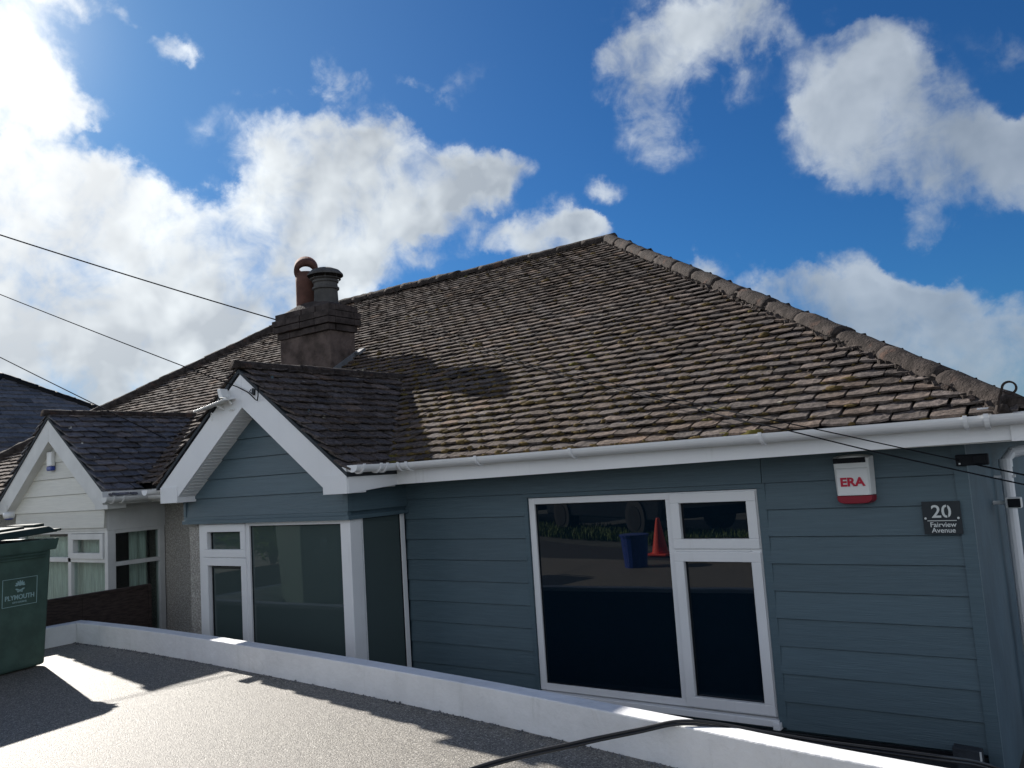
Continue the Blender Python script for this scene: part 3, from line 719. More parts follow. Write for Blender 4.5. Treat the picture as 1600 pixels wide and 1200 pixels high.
mb.build('chimney_pot', M['terra'], chim, smooth=True)
mb = MB(); pc = Vector((-6.90, 6.215, 0))
mb.lathe([(.15, 1.98), (.135, 2.02), (.13, 2.16), (.15, 2.17), (.15, 2.19), (.135, 2.2), (.13, 2.24), (.145, 2.25), (.145, 2.275), (.12, 2.28), (.11, 2.0)], pc, 24)
pot2 = mb.build('chimney_pot', M['potgrey'], chim, smooth=False); tag(pot2, 'short grey pot under a metal cowl')
mb = MB()
mb.lathe([(.15, 2.275), (.172, 2.285), (.172, 2.292), (.15, 2.285)], pc, 28)
for k in range(6):
    a = k*math.pi/3+.3; p = pc+Vector((math.cos(a)*.14, math.sin(a)*.14, 0)); mb.tube([p+Vector((0, 0, 2.27)), p+Vector((0, 0, 2.345))], .006, 6)
mb.lathe([(.20, 2.325), (.197, 2.345), (.16, 2.385), (.10, 2.41), (.0, 2.415), (.0, 2.405), (.10, 2.40), (.155, 2.375), (.19, 2.327)], pc, 28)
mb.build('chimney_cowl', M['potgrey'], chim, smooth=False)
# lead flashing beside the stack
mb = MB(); mb.obox((-6.62, 6.42, 1.44), (.045, 0, 0), Vector((0, .05, .03)), (0, -.008, .014)); mb.obox((-6.652, 6.22, 1.30), (.006, 0, 0), Vector((0, .19, .117)), (0, 0, .045)); 
mb.build('flashing', M['lead'], chim, bevel=.004)

# ------------------------------------------------------------------ NEIGHBOUR BUNGALOW (left half of the pair)
Nb = empty('bungalow', (-9.9, 8, ZP), 'white boarded bungalow with net curtains on the left, joined to the blue-grey one', 'house')
NX0, NX1, NC = -9.42, -7.63, -8.52
mb = MB(); mb.box(-12.8, PARTY-.002, F+.03, 12.4, ZP, .05); mb.build('wall', M['pebble'], Nb)
mb = MB(); mb.box(NX1, PARTY-.002, F+.0, F+.028, ZP+.01, -.02); mb.build('pebbledash_wall', M['pebble'], Nb)
NA = .865
mb = MB(front(YB)); boards(mb, gable_segs(NC, NA-.04, GS, NX0, NX1), -.27, range(-7, 1), sp=.165)
mb.build('gable_cladding', M['cladw'], Nb)
mb = MB(); mb.box(NX0, NX1-.002, YB+.012, YB+.04, -.30, .02); mb.box(NX1-.03, NX1, YB+.03, F, -.30, .02); mb.box(NX0, NX0+.03, YB+.03, F, -.30, .02)
mb.prism([(NC, YB+.012, NA-.05), (NX0, YB+.012, NA-.05-GS*(NC-NX0)), (NX1, YB+.012, NA-.05-GS*(NX1-NC))], (0, .02, 0)); mb.build('bay_wall', M['upvcd'], Nb)
zl = -1.45
rects = [(NX0, NX0+.07, zl, -.30), (NX1-.06, NX1-.002, zl, -.30), (NX0+.07, NX1-.06, -.325, -.30), (-8.38, -8.32, zl, -.325), (NX0+.07, NX1-.06, -.60, -.555), (NX0+.07, NX1-.06, zl, zl+.05)]
window(Nb, front(YB+.02), rects, [(-9.35, -8.38, -.555, -.325), (-8.24, -7.77, -.51, -.39), (-9.35, -8.38, zl+.05, -.6), (-8.32, -7.69, zl+.05, -.6)], name='bay_window', fm='upvcd', pm='clear',
       sashes=[(-8.31, -7.70, -.565, -.328, .055)], depth=(-.05, -.0), pd=-.03, bead=False)
window(Nb, side(NX1-.004), [(YB+.03, YB+.10, zl, -.30), (F-.06, F-.002, zl, -.30), (YB+.10, F-.06, -.335, -.30), (YB+.10, F-.06, -.64, -.60)], [(YB+.1, F-.06, -.6, -.335), (YB+.1, F-.06, zl, -.64)],
       name='bay_side_window', fm='upvcd', pm='clear', depth=(-.05, -.0), pd=-.03, bead=False)
MB().box(NX0+.12, NX1-.32, YB+.28, F+.02, ZP, -.32).build('room_shade_box', M['dark'], Nb)  # solid near-black backing added as the room's shade behind the curtains
MB().box(NX0, NX1, YB+.03, F, ZP, zl).build('bay_plinth', M['paint'], Nb)
def curtain(par, a, b, z0, z1, T, amp=.018, freq=45, seed=1):
    n = int((b-a)/.006); vs = []
    for i in range(n+1):
        u = a+(b-a)*i/n; d = amp*math.sin(freq*u+2*noise.noise(Vector((u*6, seed, 0))))
        for z in (z0, z1): vs.append((u, d*(1.15 if z == z0 else .9)-.0, z))
    mb = MB(T); mb.add(vs, [(2*i, 2*i+2, 2*i+3, 2*i+1) for i in range(n)]); return mb.build('curtain', M['curtain'], par, smooth=True)
curtain(Nb, NX0+.08, NX1-.07, -1.42, -.36, front(YB+.13), .012, 60)
curtain(Nb, YB+.30, YB+.50, -1.42, -.31, side(NX1-.14), .02, 70, 3)
barge(Nb, NC, 3.955, NA-.045, 1.12, GS, .22, -.10, .22, M['upvcd'])
gable_roof(Nb, NC, NA, GH, GS, 3.935, 'slate', (1.05, 1.0, 1.0), 41, 'ridge')
mb = roof_tiles(O, (1, 0, 0), V_UP, LS, lo_nb, lambda v: PARTY-.002, .1, .165, 6, (1.08, 1.08, 1.08))
roof2 = mb.build('roof', M['tile'], Nb, fix=False)
mb = MB()
deck(mb, [(PARTY-.002, EY+.02, EZ), (EXL, EY+.02, EZ), (RXL, RY, RZ), (PARTY-.002, RY, RZ)]); deck(mb, [(EXL, EY+.02, EZ), (EXL, 2*RY-EY, EZ), (RXL, RY, RZ)])
deck(mb, [(PARTY-.002, RY, RZ), (RXL, RY, RZ), (EXL, 2*RY-EY, EZ), (PARTY-.002, 2*RY-EY, EZ)]); mb.build('roof_deck', M['slate'], roof2)
mb = MB(); ridge_run(mb, (EXL, EY, EZ+.02), (RXL, RY, RZ+.02), .10, .36, 51, .012); ridge_run(mb, (RXL, RY, RZ+.015), (PARTY-.01, RY, RZ+.015), .095, .34, 52, .014); mb.build('ridge', M['ridge'], roof2, smooth=True)
XN = NC+GH+.016; XM = NC-GH-.01
fascia_run(Nb, [(XN, 3.88), (XN, F-.30), (GC-GH-.01, F-.30)], M['upvcd'], -.06, .06); fascia_run(Nb, [(EXL, F-.30), (XM, F-.30), (XM, 3.88)], M['upvcd'], -.06, .06)
g2 = gutter_run(Nb, [(XN+.06, 3.86), (XN+.06, gy), (GC-GH-.02, gy)], M['upvcd'], .008, .05); gutter_run(Nb, [(EXL, gy), (XM-.06, gy), (XM-.06, 3.86)], M['upvcd'], .02, .05)
for y in (3.93, 4.02): mb = MB(); gutter_clip(mb, (XN+.06, y), (0, 1), .054, .012, .008); mb.build('gutter_bracket', M['upvcd'], g2)
# left gutter end beside our gable foot
g3 = gutter_run(H, [(GC-GH-.05, 4.28), (GC-GH-.05, 3.80)], M['upvc'], .045, .045)

# far neighbour's roof
FH = empty('house', (-20, 8, ZP), 'neighbouring house at the far left, only its dark blue-grey roof slope showing', 'house')
MB().box(-24, -15.3, 3.9, 12.1, ZP, .1).build('wall', M['pebble'], FH)
ap = (-19.4, 8.0, 2.8); rise = 2.68; runx = 4.4
VV = Vector((-1, 0, rise/runx)).normalized(); LL = math.hypot(rise, runx)
t = roof_tiles((-15, 8, .12), (0, 1, 0), VV, LL, lambda v: -4.5*(1-v/LL), lambda v: 4.5*(1-v/LL), .2, .33, 61, (1, 1.02, 1.06), thick=.03)
ro = t.build('roof', M['slate'], FH, fix=False)
mb = MB(); a = Vector(ap); e = [Vector(p) for p in ((-15, 3.5, .12), (-15, 12.5, .12), (-24, 12.5, .12), (-24, 3.5, .12))]; b = Vector((-19.9, 8, 2.8))
mb.add([p-Vector((0, 0, .02)) for p in e+[a, b]], [(0, 1, 4), (1, 2, 5, 4), (2, 3, 5), (3, 0, 4, 5), (0, 3, 2, 1)]); mb.build('roof_deck', M['slate'], ro)
mb = MB(); ridge_run(mb, e[1], a, .1, .4, 62); ridge_run(mb, e[0], a, .1, .4, 63); mb.build('ridge', M['slate'], ro, smooth=True)

# ------------------------------------------------------------------ GROUND
YW = [(-7.02, 3.47), (-6.2, 3.46), (-5.4, 3.42), (-4.8, 3.37), (-3.8, 3.28), (-3.0, 3.19), (-2.33, 3.10), (-1.46, 2.965), (-.6, 2.82), (1.5, 2.6), (6, 2.0)]
mb = MB(); Bg = 400
mb.add([(-Bg, -Bg, ZD-.03), (Bg, -Bg, ZD-.03), (Bg, 1.2, ZD-.03), (6, 2.04, ZD-.03)]+[(x, y+.04, ZD-.03) for x, y in YW[::-1][1:]]+[(-7.4, 3.5, ZD-.03), (-Bg, 3.5, ZD-.03)], [tuple(range(4+len(YW)-1+2))])
top = [(6, 2.04)]+[(x, y+.04) for x, y in YW[::-1][1:]]+[(-7.4, 3.5), (-Bg, 3.5)]
top = [(Bg, 1.2)]+top
n0 = len(mb.v); k = len(top)
mb.add([(x, y, ZD-.03) for x, y in top]+[(x, y, ZP) for x, y in top], [(i, i+1, k+i+1, k+i) for i in range(k-1)])
mb.add([(x, y, ZP) for x, y in top]+[(-Bg, Bg, ZP), (Bg, Bg, ZP)], [tuple(range(k+2))])
tag(mb.build('ground', M['soil'], fix=False), kind='structure')
DV = [(-10.5, 3.46)]+[(x, y) for x, y in YW]+[(6, .2), (-1.5, .55), (-4.1, .35), (-6.4, .1), (-10.5, -.5)]
mb = MB(); mb.prism([(x, y, ZD) for x, y in DV], (0, 0, -.02)); tag(mb.build('driveway', M['resin']), kind='structure')
# pavement and road beyond, seen in the window glass
PV = [(6, .2), (-1.5, .55), (-4.1, .35), (-6.4, .1), (-10.5, -.5), (-16, -7.6), (-9.4, -3.1), (-4.6, -.45), (-2.6, .0), (6, -.8)]
mb = MB(); mb.add([(x, y, ZD-.012) for x, y in PV], [tuple(range(len(PV)))]); tag(mb.build('pavement', M['asphalt'], fix=False), kind='structure')
RD = [(-60, -46), (40, 24-34), (44, -22), (-52, -62)]
mb = MB(); mb.add([(-40, -30, ZD-.02), (8, -3.2, ZD-.02), (60, -12, ZD-.02), (60, -22, ZD-.02), (10, -13, ZD-.02), (-34, -42, ZD-.02)], [(0, 1, 2, 3, 4, 5)])
tag(mb.build('road', M['asphalt'], fix=False), kind='structure')
MB().add([(-12, 3.55, ZP+.006), (8, 1.9, ZP+.006), (8, F+.0, ZP+.006), (-12, F+.0, ZP+.006)], [(0, 1, 2, 3)])
mb = MB(); mb.add([(x, y+.02, ZP+.006) for x, y in YW]+[(6, 12, ZP+.006), (-.5, 12, ZP+.006), (-.5, F+.05, ZP+.006), (-7.4, F+.05, ZP+.006)], [tuple(range(len(YW)+4))])
tag(mb.build('path', M['concrete'], fix=False), kind='structure')

# low white wall
def wall_strip(mb, pts, th, z0, z1):
    P = [Vector((*p, 0)) for p in pts]; L_ = []; Rr = []
    for i, p in enumerate(P):
        d = ((P[i+1] if i < len(P)-1 else P[i])-(P[i-1] if i else P[i])).normalized(); n = Vector((-d.y, d.x, 0)); L_.append(p); Rr.append(p+n*th)
    k = len(P); vs = [v+Vector((0, 0, z)) for z in (z0, z1) for v in L_+Rr]
    fs = []
    for i in range(k-1):
        fs += [(i, i+1, 2*k+i+1, 2*k+i), (k+i, 3*k+i, 3*k+i+1, k+i+1), (2*k+i, 2*k+i+1, 3*k+i+1, 3*k+i), (i, k+i, k+i+1, i+1)]
    fs += [(0, 2*k, 3*k, k), (k-1, 2*k-1, 4*k-1, 3*k-1)]
    mb.add(vs, fs)
fine = smooth_path([(x, y, 0) for x, y in YW], 5)
Wl = empty('garden_wall', (-4, 3.3, ZP), 'low white painted retaining wall curving along the edge of the driveway', 'wall')
mb = MB(); wall_strip(mb, [(p.x, p.y) for p in fine], .10, ZP, -1.0); mb.build('wall_body', M['paint'], Wl, bevel=.006)
mb = MB(); mb.box(-7.14, -7.02, 2.2, 3.575, ZP, -1.003); mb.build('wall_return', M['paint'], Wl, bevel=.006)
mb = MB(); wall_strip(mb, [(p.x, p.y+.1025) for p in fine[2:]], .006, ZP, -1.03); mb.build('wall_back', M['plinth'], Wl)

# loose grit and bits along the foot of the wall
mb = MB(); rr = random.Random(77)
for _ in range(1500):
    q = rr.choice(fine[:46]); f_ = abs(rr.gauss(0, .022)); z = rr.uniform(.001, .004)*(1.6 if rr.random() < .03 else 1)
    c = Vector((q.x+rr.uniform(-.12, .12), 0, ZD+z*.5)); k_ = min(range(len(fine)-1), key=lambda i_: abs(fine[i_].x-c.x)); a_, b_ = fine[k_], fine[k_+1 if fine[k_+1].x > fine[k_].x else k_]
    c.y = a_.y+(b_.y-a_.y)*((c.x-a_.x)/(b_.x-a_.x) if b_.x != a_.x else 0)-.004-f_
    v_ = Vector([rr.gauss(0, 1) for _ in range(3)]).normalized(); w_ = v_.orthogonal().normalized(); mb.obox(c, v_*z, w_*z*rr.uniform(.5, 1), v_.cross(w_)*z*rr.uniform(.4, .9))
tag(mb.build('grit', M['concrete'], fix=False), 'loose dark grit gathered along the foot of the low white wall', 'grit', kind='stuff')

# fence between the plots
Fe = empty('fence', (-7.3, 3.4, ZP), 'low brown wooden fence panel between the two front gardens, behind the bin', 'fence')
for i in range(4):
    z = -1.40+.155*i; mb = MB(); mb.box(-7.31, -7.295, 1.9, 4.27, z-.01, z+.145 if i < 3 else -.835); mb.build('fence_board', M['fence'], Fe)
mb = MB(); mb.box(-7.335, -7.28, 1.9, 4.29, -.835, -.812); mb.build('fence_rail', M['fence'], Fe)
for y in (2.3, 3.66, 4.26): MB().box(-7.335, -7.285 if y < 4.2 else -7.28, y, y+.03, ZP, -.835).build('fence_post', M['fence'], Fe)

# ------------------------------------------------------------------ TEXT helper (built-in font turned into mesh)
def text(par, body, size, T, u, z, d, m, name='lettering', align='CENTER', bold=0., ext=.0015, tilt=0., xs=1.):
    cu = bpy.data.curves.new(name, 'FONT'); cu.body = body; cu.size = size; cu.align_x = align; cu.extrude = ext; cu.offset = bold; cu.resolution_u = 4
    to = bpy.data.objects.new(name, cu); COL.objects.link(to)
    dg = bpy.context.evaluated_depsgraph_get(); me = bpy.data.meshes.new_from_object(to.evaluated_get(dg)); bpy.data.objects.remove(to)
    base = wloc(par); 
    for v in me.vertices:
        x, y, zz = v.co; v.co = Vector(T(u+x*xs, d+zz, z+y))-base
    me.materials.clear(); me.materials.append(M[m]); o = bpy.data.objects.new(name, me); COL.objects.link(o); o.parent = par; return o

# ------------------------------------------------------------------ ALARM BOX
T = front(F-.016)
A = empty('alarm_box', (-1.095, F-.016, -.29), 'white burglar alarm box reading ERA with a red base, under the eave', 'alarm')
def shell(poly_fn, d0, d1, inset):  # poly_fn(inset)->[(u,z)]
    a = poly_fn(0); b = poly_fn(inset); return [(u, d0, z) for u, z in a], [(u, d1, z) for u, z in b]
def alarm_poly(i, z0=-.242, z1=-.026, w=.104, c=-1.095, top=True):
    pts = []
    for k in range(9):
        f = k/8*2-1; pts.append((c+(w-i)*f, z1-i*.6-.012*f*f))
    return [(c-(w-i)*.96, z0), (c+(w-i)*.96, z0)]+pts[::-1]
def loft(mb, a, b):
    n = len(a); mb.add(a+b, [tuple(range(n))[::-1], tuple(range(n, 2*n))]+[(i, (i+1) % n, n+(i+1) % n, n+i) for i in range(n)])
mb = MB(T); a, b = shell(lambda i: alarm_poly(i), 0, .052, .016); loft(mb, a, b); mb.build('housing', M['wplast'], A, bevel=.004)
mb = MB(T); a = [(-1.18, .052, -.242), (-1.01, .052, -.242), (-1.012, .052, -.095), (-1.178, .052, -.095)]; b = [(-1.172, .063, -.242), (-1.018, .063, -.242), (-1.02, .060, -.104), (-1.17, .060, -.104)]; loft(mb, a, b)
mb.build('front_cover', M['wplast'], A, bevel=.003)
mb = MB(T); mb.box(-1.185, -1.022, .045, .0545, -.072, -.044); mb.build('solar_panel', M['black'], A)
mb = MB(T)
def red_poly(i):
    pts = [(-1.095+(.1-i)*math.cos(t), -.244-(.046-i*.5)*math.sin(t)**.8 if math.sin(t) > 0 else -.244) for t in [math.pi*k/14 for k in range(15)]]
    return [(max(-1.195+i, min(-.995-i, u)), z) for u, z in pts][::-1]
def red_poly(i):
    w_, h_, c_ = .1-i, .046-i*.4, -1.095; out_ = []
    for k in range(15):
        t = math.pi+math.pi*k/14; cx_ = math.copysign(abs(math.cos(t))**.45, math.cos(t)); sz = -abs(math.sin(t))**.6
        out_.append((c_+w_*cx_, -.244+h_*sz))
    return out_
a, b = shell(red_poly, .001, .055, .012); loft(mb, a, b); mb.build('red_base', M['redp'], A, bevel=.003)
text(A, 'ERA', .062, T, -1.096, -.192, .064, 'redt', bold=.0022, xs=1.12)

# ------------------------------------------------------------------ HOUSE NUMBER PLATE
Pn = empty('house_sign', (-.70, F-.02, -.45), 'square dark grey sign reading 20 Fairview Avenue on the right of the cladding', 'sign')
T = front(F-.02)
MB(T).box(-.785, -.612, .008, .014, -.452, -.288).build('plate', M['steel'], Pn, bevel=.001)
text(Pn, '20', .088, T, -.699, -.368, .0145, 'letter', bold=.0012, xs=1.05)
MB(T).box(-.766, -.634, .0135, .0155, -.386, -.3825).build('lettering', M['letter'], Pn)
for z_ in ((-.372, -.355), (-.323, -.302)): MB(T).box(-.6735, -.6690, .0155, .0170, *z_).build('stencil_bridge', M['steel'], Pn)
text(Pn, 'Fairview', .0335, T, -.697, -.415, .0145, 'letter', bold=.0004, xs=1.05)
text(Pn, 'Avenue', .0335, T, -.697, -.443, .0145, 'letter', bold=.0004, xs=1.05)
for x in (-.773, -.625):
    mb = MB(T); mb.add([(x+.0055*math.cos(2*math.pi*k/12), .018, -.372+.0055*math.sin(2*math.pi*k/12)) for k in range(12)]+[(x+.0055*math.cos(2*math.pi*k/12), .0, -.372+.0055*math.sin(2*math.pi*k/12)) for k in range(12)],
        [tuple(range(12))]+[(k, (k+1) % 12, 12+(k+1) % 12, 12+k) for k in range(12)]); mb.build('screw', M['letter'], Pn)

# ------------------------------------------------------------------ junction box on the corner, cables
J = empty('junction_box', (-.53, F-.03, -.12), 'small black cable junction box fixed at the top right corner of the cladding', 'cable box')
mb = MB(front(F-.022)); mb.box(-.605, -.462, .0, .035, -.118, -.062); mb.build('case', M['black'], J, bevel=.005)
mb = MB(front(F-.022)); mb.box(-.592, -.584, .034, .0375, -.110, -.102); mb.build('screw', M['letter'], J)
MB(front(F-.022)).box(-.53, -.475, .035, .042, -.112, -.068).build('lid', M['black'], J, bevel=.003)
def onroof(px, py, lift=.05):
    d = ray(px, py); k = (EZ+lift-EY*SL)/(d.z-d.y*SL); return d*k
def atz(px, py, z): d = ray(px, py); return d*(z/d.z)
def aty(px, py, y): d = ray(px, py); return d*(y/d.y)
def wire(path, r, label, cat='cable', group=None, name='cable', k=8, m='cable'):
    mb = MB(); mb.tube(smooth_path(path, k), r, 6); return tag(mb.build(name, M[m], smooth=True), label, cat, group)
wire([onroof(640, 492), onroof(760, 545, .05), onroof(850, 575, .06), onroof(949, 597, .07), onroof(1035, 618, .08), onroof(1098, 633, .09), aty(1165, 648, 4.27), aty(1215, 658, 4.15), aty(1300, 676, 4.15), aty(1400, 698, 4.2), aty(1470, 713, 4.3), aty(1498, 719, 4.6)],
     .003, 'thin black cable crossing the lower tiles down to the black junction box')
wire([aty(1525, 726, 4.58), aty(1600, 742, 4.3), aty(1700, 764, 4.0)], .0042, 'black cable leaving the right side of the black junction box')
wire([onroof(640, 505), onroof(760, 552, .05), onroof(860, 582, .06), onroof(960, 607, .07), onroof(1010, 620, .08), onroof(1075, 635, .09), aty(1150, 655, 4.27), aty(1212, 668, 4.12), aty(1355, 703, 4.1), aty(1480, 731, 4.15), aty(1600, 757, 4.1), aty(1720, 782, 4.0)],
     .0034, 'lower of two black cables slanting across gutter, fascia and alarm box top')
def sag(a, b, s_, n=8): return [a.lerp(b, i/n)-Vector((0, 0, s_*4*(i/n)*(1-i/n))) for i in range(n+1)]
wire(sag(ray(-300, 268)*8, Vector((-7.545, 6.1, 1.90)), .03, 12), .008, 'thick overhead cable running from the upper left to the chimney crown', 'cable', None, 'overhead_cable', 1)
hk = aty(372, 605, 3.86)
wire(sag(ray(-300, 337)*9, hk, .02, 12)[:-1]+[hk, aty(392, 617, 3.85), aty(402, 626, 3.85), aty(403, 606, 3.85), aty(400, 595, 3.87)],
     .0045, 'overhead cable ending in a loop on the peak of the white bargeboard', 'cable', None, 'overhead_cable', 2)
wire(sag(ray(-300, 402)*10.5, ray(260, 686)*8.2, .03, 10), .0055, 'lowest overhead cable passing behind the white bungalow\'s gable roof', 'cable', None, 'overhead_cable', 1)
Hk = MB(); p = aty(396, 612, 3.865); Hk.obox(p, (.012, 0, -.006), (0, .008, 0), (.004, 0, .022)); Hk.tube([p+Vector((-.015, -.01, .02)), p+Vector((-.02, -.02, 0)), p+Vector((0, -.02, -.012))], .004, 6)
tag(Hk.build('cable_hook', M['steel']), 'small grey cable hook at the peak of the white bargeboard', 'hook')

# right side camera and the security camera with solar panel on the gable
p = aty(1583, 786, 5.6); Cm = empty('security_camera', p, 'small white wall camera with black face below the downpipe bend', 'camera')
MB().obox(p+Vector((0, .04, 0)), (.042, 0, 0), (0, .04, 0), (0, 0, .032)).build('case', M['wplast'], Cm, bevel=.008)
MB().obox(p+Vector((.005, -.003, 0)), (.032, 0, 0), (0, .004, 0), (0, 0, .025)).build('camera_face', M['black'], Cm, bevel=.003)
MB().tube([p+Vector((-.02, .05, 0)), Vector((-.573, p.y+.07, p.z))], .012, 8).build('bracket', M['wplast'], Cm)
SC = empty('security_camera', aty(352, 625, 3.8), 'white camera with tilted solar panel on the left slope of the blue-grey gable', 'camera')
a, b = aty(306, 642, 3.79), aty(353, 623, 3.79); mid = (a+b)/2; hx = (b-a)/2; hn = hx.cross(Vector((0, 1, .30))).normalized()
if hn.z < 0: hn = -hn
fwd = Vector((0, .055, .008))
MB().obox(mid+Vector((0, .03, 0)), hx, fwd, hn*.006).build('solar_panel', M['wplast'], SC, bevel=.002)
c0 = aty(349, 615, 3.82)
MB().obox(c0, Vector((.018, 0, -.0)).normalized()*.022, (0, .035, 0), Vector((-.012, 0, .035))).build('case', M['wplast'], SC, bevel=.006)
mb = MB(); mb.tube([mid+Vector((.02, .04, -.005)), mid+Vector((.06, .1, -.05)), aty(366, 640, 3.87)], .010, 8); mb.tube([c0+Vector((.01, .02, -.035)), aty(362, 632, 3.87)], .012, 8); mb.build('bracket', M['wplast'], SC)
q = aty(331, 651, 3.83); ring = [q+Vector((.012*math.cos(t), 0, .030*math.sin(t))) for t in [2*math.pi*k/14 for k in range(15)]]
MB().tube(ring, .003, 6).build('cable_loop', M['wplast'], SC, smooth=True)

# neighbour's alarm and small camera
NA_ = empty('alarm_box', aty(80, 735, 4.0), 'small white alarm box with blue base under the white bungalow\'s gable peak', 'alarm')
c = aty(80, 720, YB-.03)
MB().box(c.x-.05, c.x+.05, YB-.055, YB-.012, c.z-.055, c.z+.09).build('housing', M['wplast'], NA_, bevel=.01)
MB().box(c.x-.052, c.x+.052, YB-.058, YB-.012, c.z-.10, c.z-.056).build('blue_base', M['bluep'], NA_, bevel=.012)
c = aty(9, 806, 3.83); NC_ = empty('security_camera', c, 'small blue-faced camera at the left foot of the white bungalow\'s gable', 'camera')
MB().lathe([(.0, -.03), (.045, -.028), (.055, 0), (.05, .03), (.0, .035)], c+Vector((0, .03, 0)), 16, (0, 0, 1)).build('case', M['wplast'], NC_, smooth=True)
MB().lathe([(.0, -.045), (.035, -.04), (.048, -.02), (.048, -.005)], c+Vector((0, .03, 0)), 16, (0, 0, 1)).build('lens_dome', M['bluep'], NC_, smooth=True)

# ------------------------------------------------------------------ hose / cables along the ground
hp = [Vector((-2.8, 1.0, ZD+.02)), Vector((-2.3, 1.75, ZD+.03)), ray(740, 1200)*1.0, ray(900, 1160), ray(1000, 1137), ray(1058, 1128), ray(1110, 1131)]
hp[2] = aty(740, 1200, 2.42); hp[3] = aty(900, 1160, 2.72); hp[4] = aty(1000, 1139, 2.90); hp[5] = atz(1058, 1127, -.984); hp[6] = atz(1115, 1130, -.99)
hp += [atz(1200, 1145, -1.01), atz(1290, 1159, -1.03), atz(1390, 1172, -1.05), atz(1480, 1184, -1.08), aty(1530, 1192, 3.5), aty(1590, 1210, 3.6)]
def off(pts, v): return [p+Vector(v) for p in pts]
wire(hp, .0062, 'black hose lying over the low white wall, upper strand of the pair', 'hose', 'black hoses over the low wall', 'hose', 8, 'rubber')
wire(off(hp, (.003, -.008, -.009)), .0055, 'thinner black hose hugging the underside of the other over the wall', 'hose', 'black hoses over the low wall', 'hose', 8, 'rubber')
wire([aty(1245, 1150, 4.60), aty(1340, 1160, 4.60), aty(1430, 1170, 4.60), aty(1500, 1180, 4.60)], .007, 'black cable clipped along the foot of the cladding right of the window', 'cable')
Gb = empty('ground_box', aty(1512, 1185, 4.55), 'small dark cable box on a post below the cladding at the bottom right corner', 'cable box')
c = aty(1513, 1179, 4.56)
MB().obox(c, (.062, 0, -.004), (0, .035, 0), (.0, 0, .032)).build('case', M['plinth'], Gb, bevel=.003)
MB().obox(c+Vector((.058, -.037, 0)), (.004, 0, 0), (0, .002, 0), (0, 0, .030)).build('edge', M['letter'], Gb)
MB().box(c.x-.05, c.x+.05, 4.55, 4.60, ZP, c.z-.033).build('post', M['plinth'], Gb)

# ------------------------------------------------------------------ WHEELIE BIN
Bn = empty('wheelie_bin', (-6.6, 2.6, ZD), 'green wheelie bin with a pale PLYMOUTH emblem at the left edge', 'bin')
# body: tapered, front of bin towards -y, hinge towards +y ; visible side faces +x
def frus(mb, x0, x1, y0, y1, z0, X0, X1, Y0, Y1, z1):
    mb.add([(x0, y0, z0), (x1, y0, z0), (x1, y1, z0), (x0, y1, z0), (X0, Y0, z1), (X1, Y0, z1), (X1, Y1, z1), (X0, Y1, z1)],
           [(0, 3, 2, 1), (4, 5, 6, 7), (0, 1, 5, 4), (1, 2, 6, 5), (2, 3, 7, 6), (3, 0, 4, 7)])
BA = R(13)
def RB(x, y, z):
    dx, dy = x+6.53, y-3.06; return (-6.32+dx*math.cos(BA)-dy*math.sin(BA), 2.965+dx*math.sin(BA)+dy*math.cos(BA), z)
bx1 = -6.52; bx0 = -7.08; by0, by1 = 2.36, 3.04
mb = MB(RB); frus(mb, bx0+.05, bx1-.035, by0+.09, by1-.03, ZD+.01, bx0+.01, bx1, by0, by1, -.335); mb.build('body', M['bin'], Bn, bevel=.02)
mb = MB(RB); frus(mb, bx0-.005, bx1+.012, by0-.01, by1+.03, -.345, bx0-.012, bx1+.022, by0-.03, by1+.05, -.265); mb.build('rim', M['bin'], Bn, bevel=.008)
def tilt(x, y, z):     # lid slightly ajar, hinge at the street side
    return RB(x, y, z+(y-by0)*.055+.004)
mb = MB(tilt); frus(mb, bx0-.012, bx1+.026, by0-.03, by1+.04, -.262, bx0+.03, bx1-.012, by0-.0, by1-.01, -.215); mb.build('lid', M['bindark'], Bn, bevel=.01)
mb = MB(tilt); mb.box(bx0+.12, bx1-.12, by0+.06, by1-.12, -.22, -.198); mb.build('lid_panel', M['bindark'], Bn, bevel=.008)
mb = MB(tilt); mb.box(bx0+.15, bx1-.02, by1+.03, by1+.10, -.262, -.244); mb.box(bx0+.15, bx1-.1, by1-.06, by1+.02, -.222, -.195); mb.build('lid_lip', M['bindark'], Bn, bevel=.006)
mb = MB(RB); mb.tube([(bx0+.05, by0-.09, -.255), (bx1-.05, by0-.09, -.255)], .016, 10); mb.build('handle', M['bindark'], Bn)
mb = MB(RB); mb.add([(bx1+.024, by1-.10, -.264), (bx1+.026, by1+.04, -.264), (bx1+.035, by1+.085, -.270), (bx1-.05, by1+.07, -.266), (bx1-.03, by1-.08, -.262)], [(0, 1, 2, 3, 4)]); mb.build('paper_scrap', M['letter'], Bn, fix=False)
for x in (bx0+.01, bx1-.05):
    MB(RB).tube([(x-.02, by0+.04, ZD+.1), (x+.03, by0+.04, ZD+.1)], .1, 24).build('wheel', M['rubber'], Bn)
mb = MB(RB)
for k_ in range(3): mb.box(bx1-.004, bx1+.014, by0+.05, by1-.05, -.345-.02*k_-.004, -.345-.02*k_+.004)
mb.build('rib', M['bin'], Bn, bevel=.003)
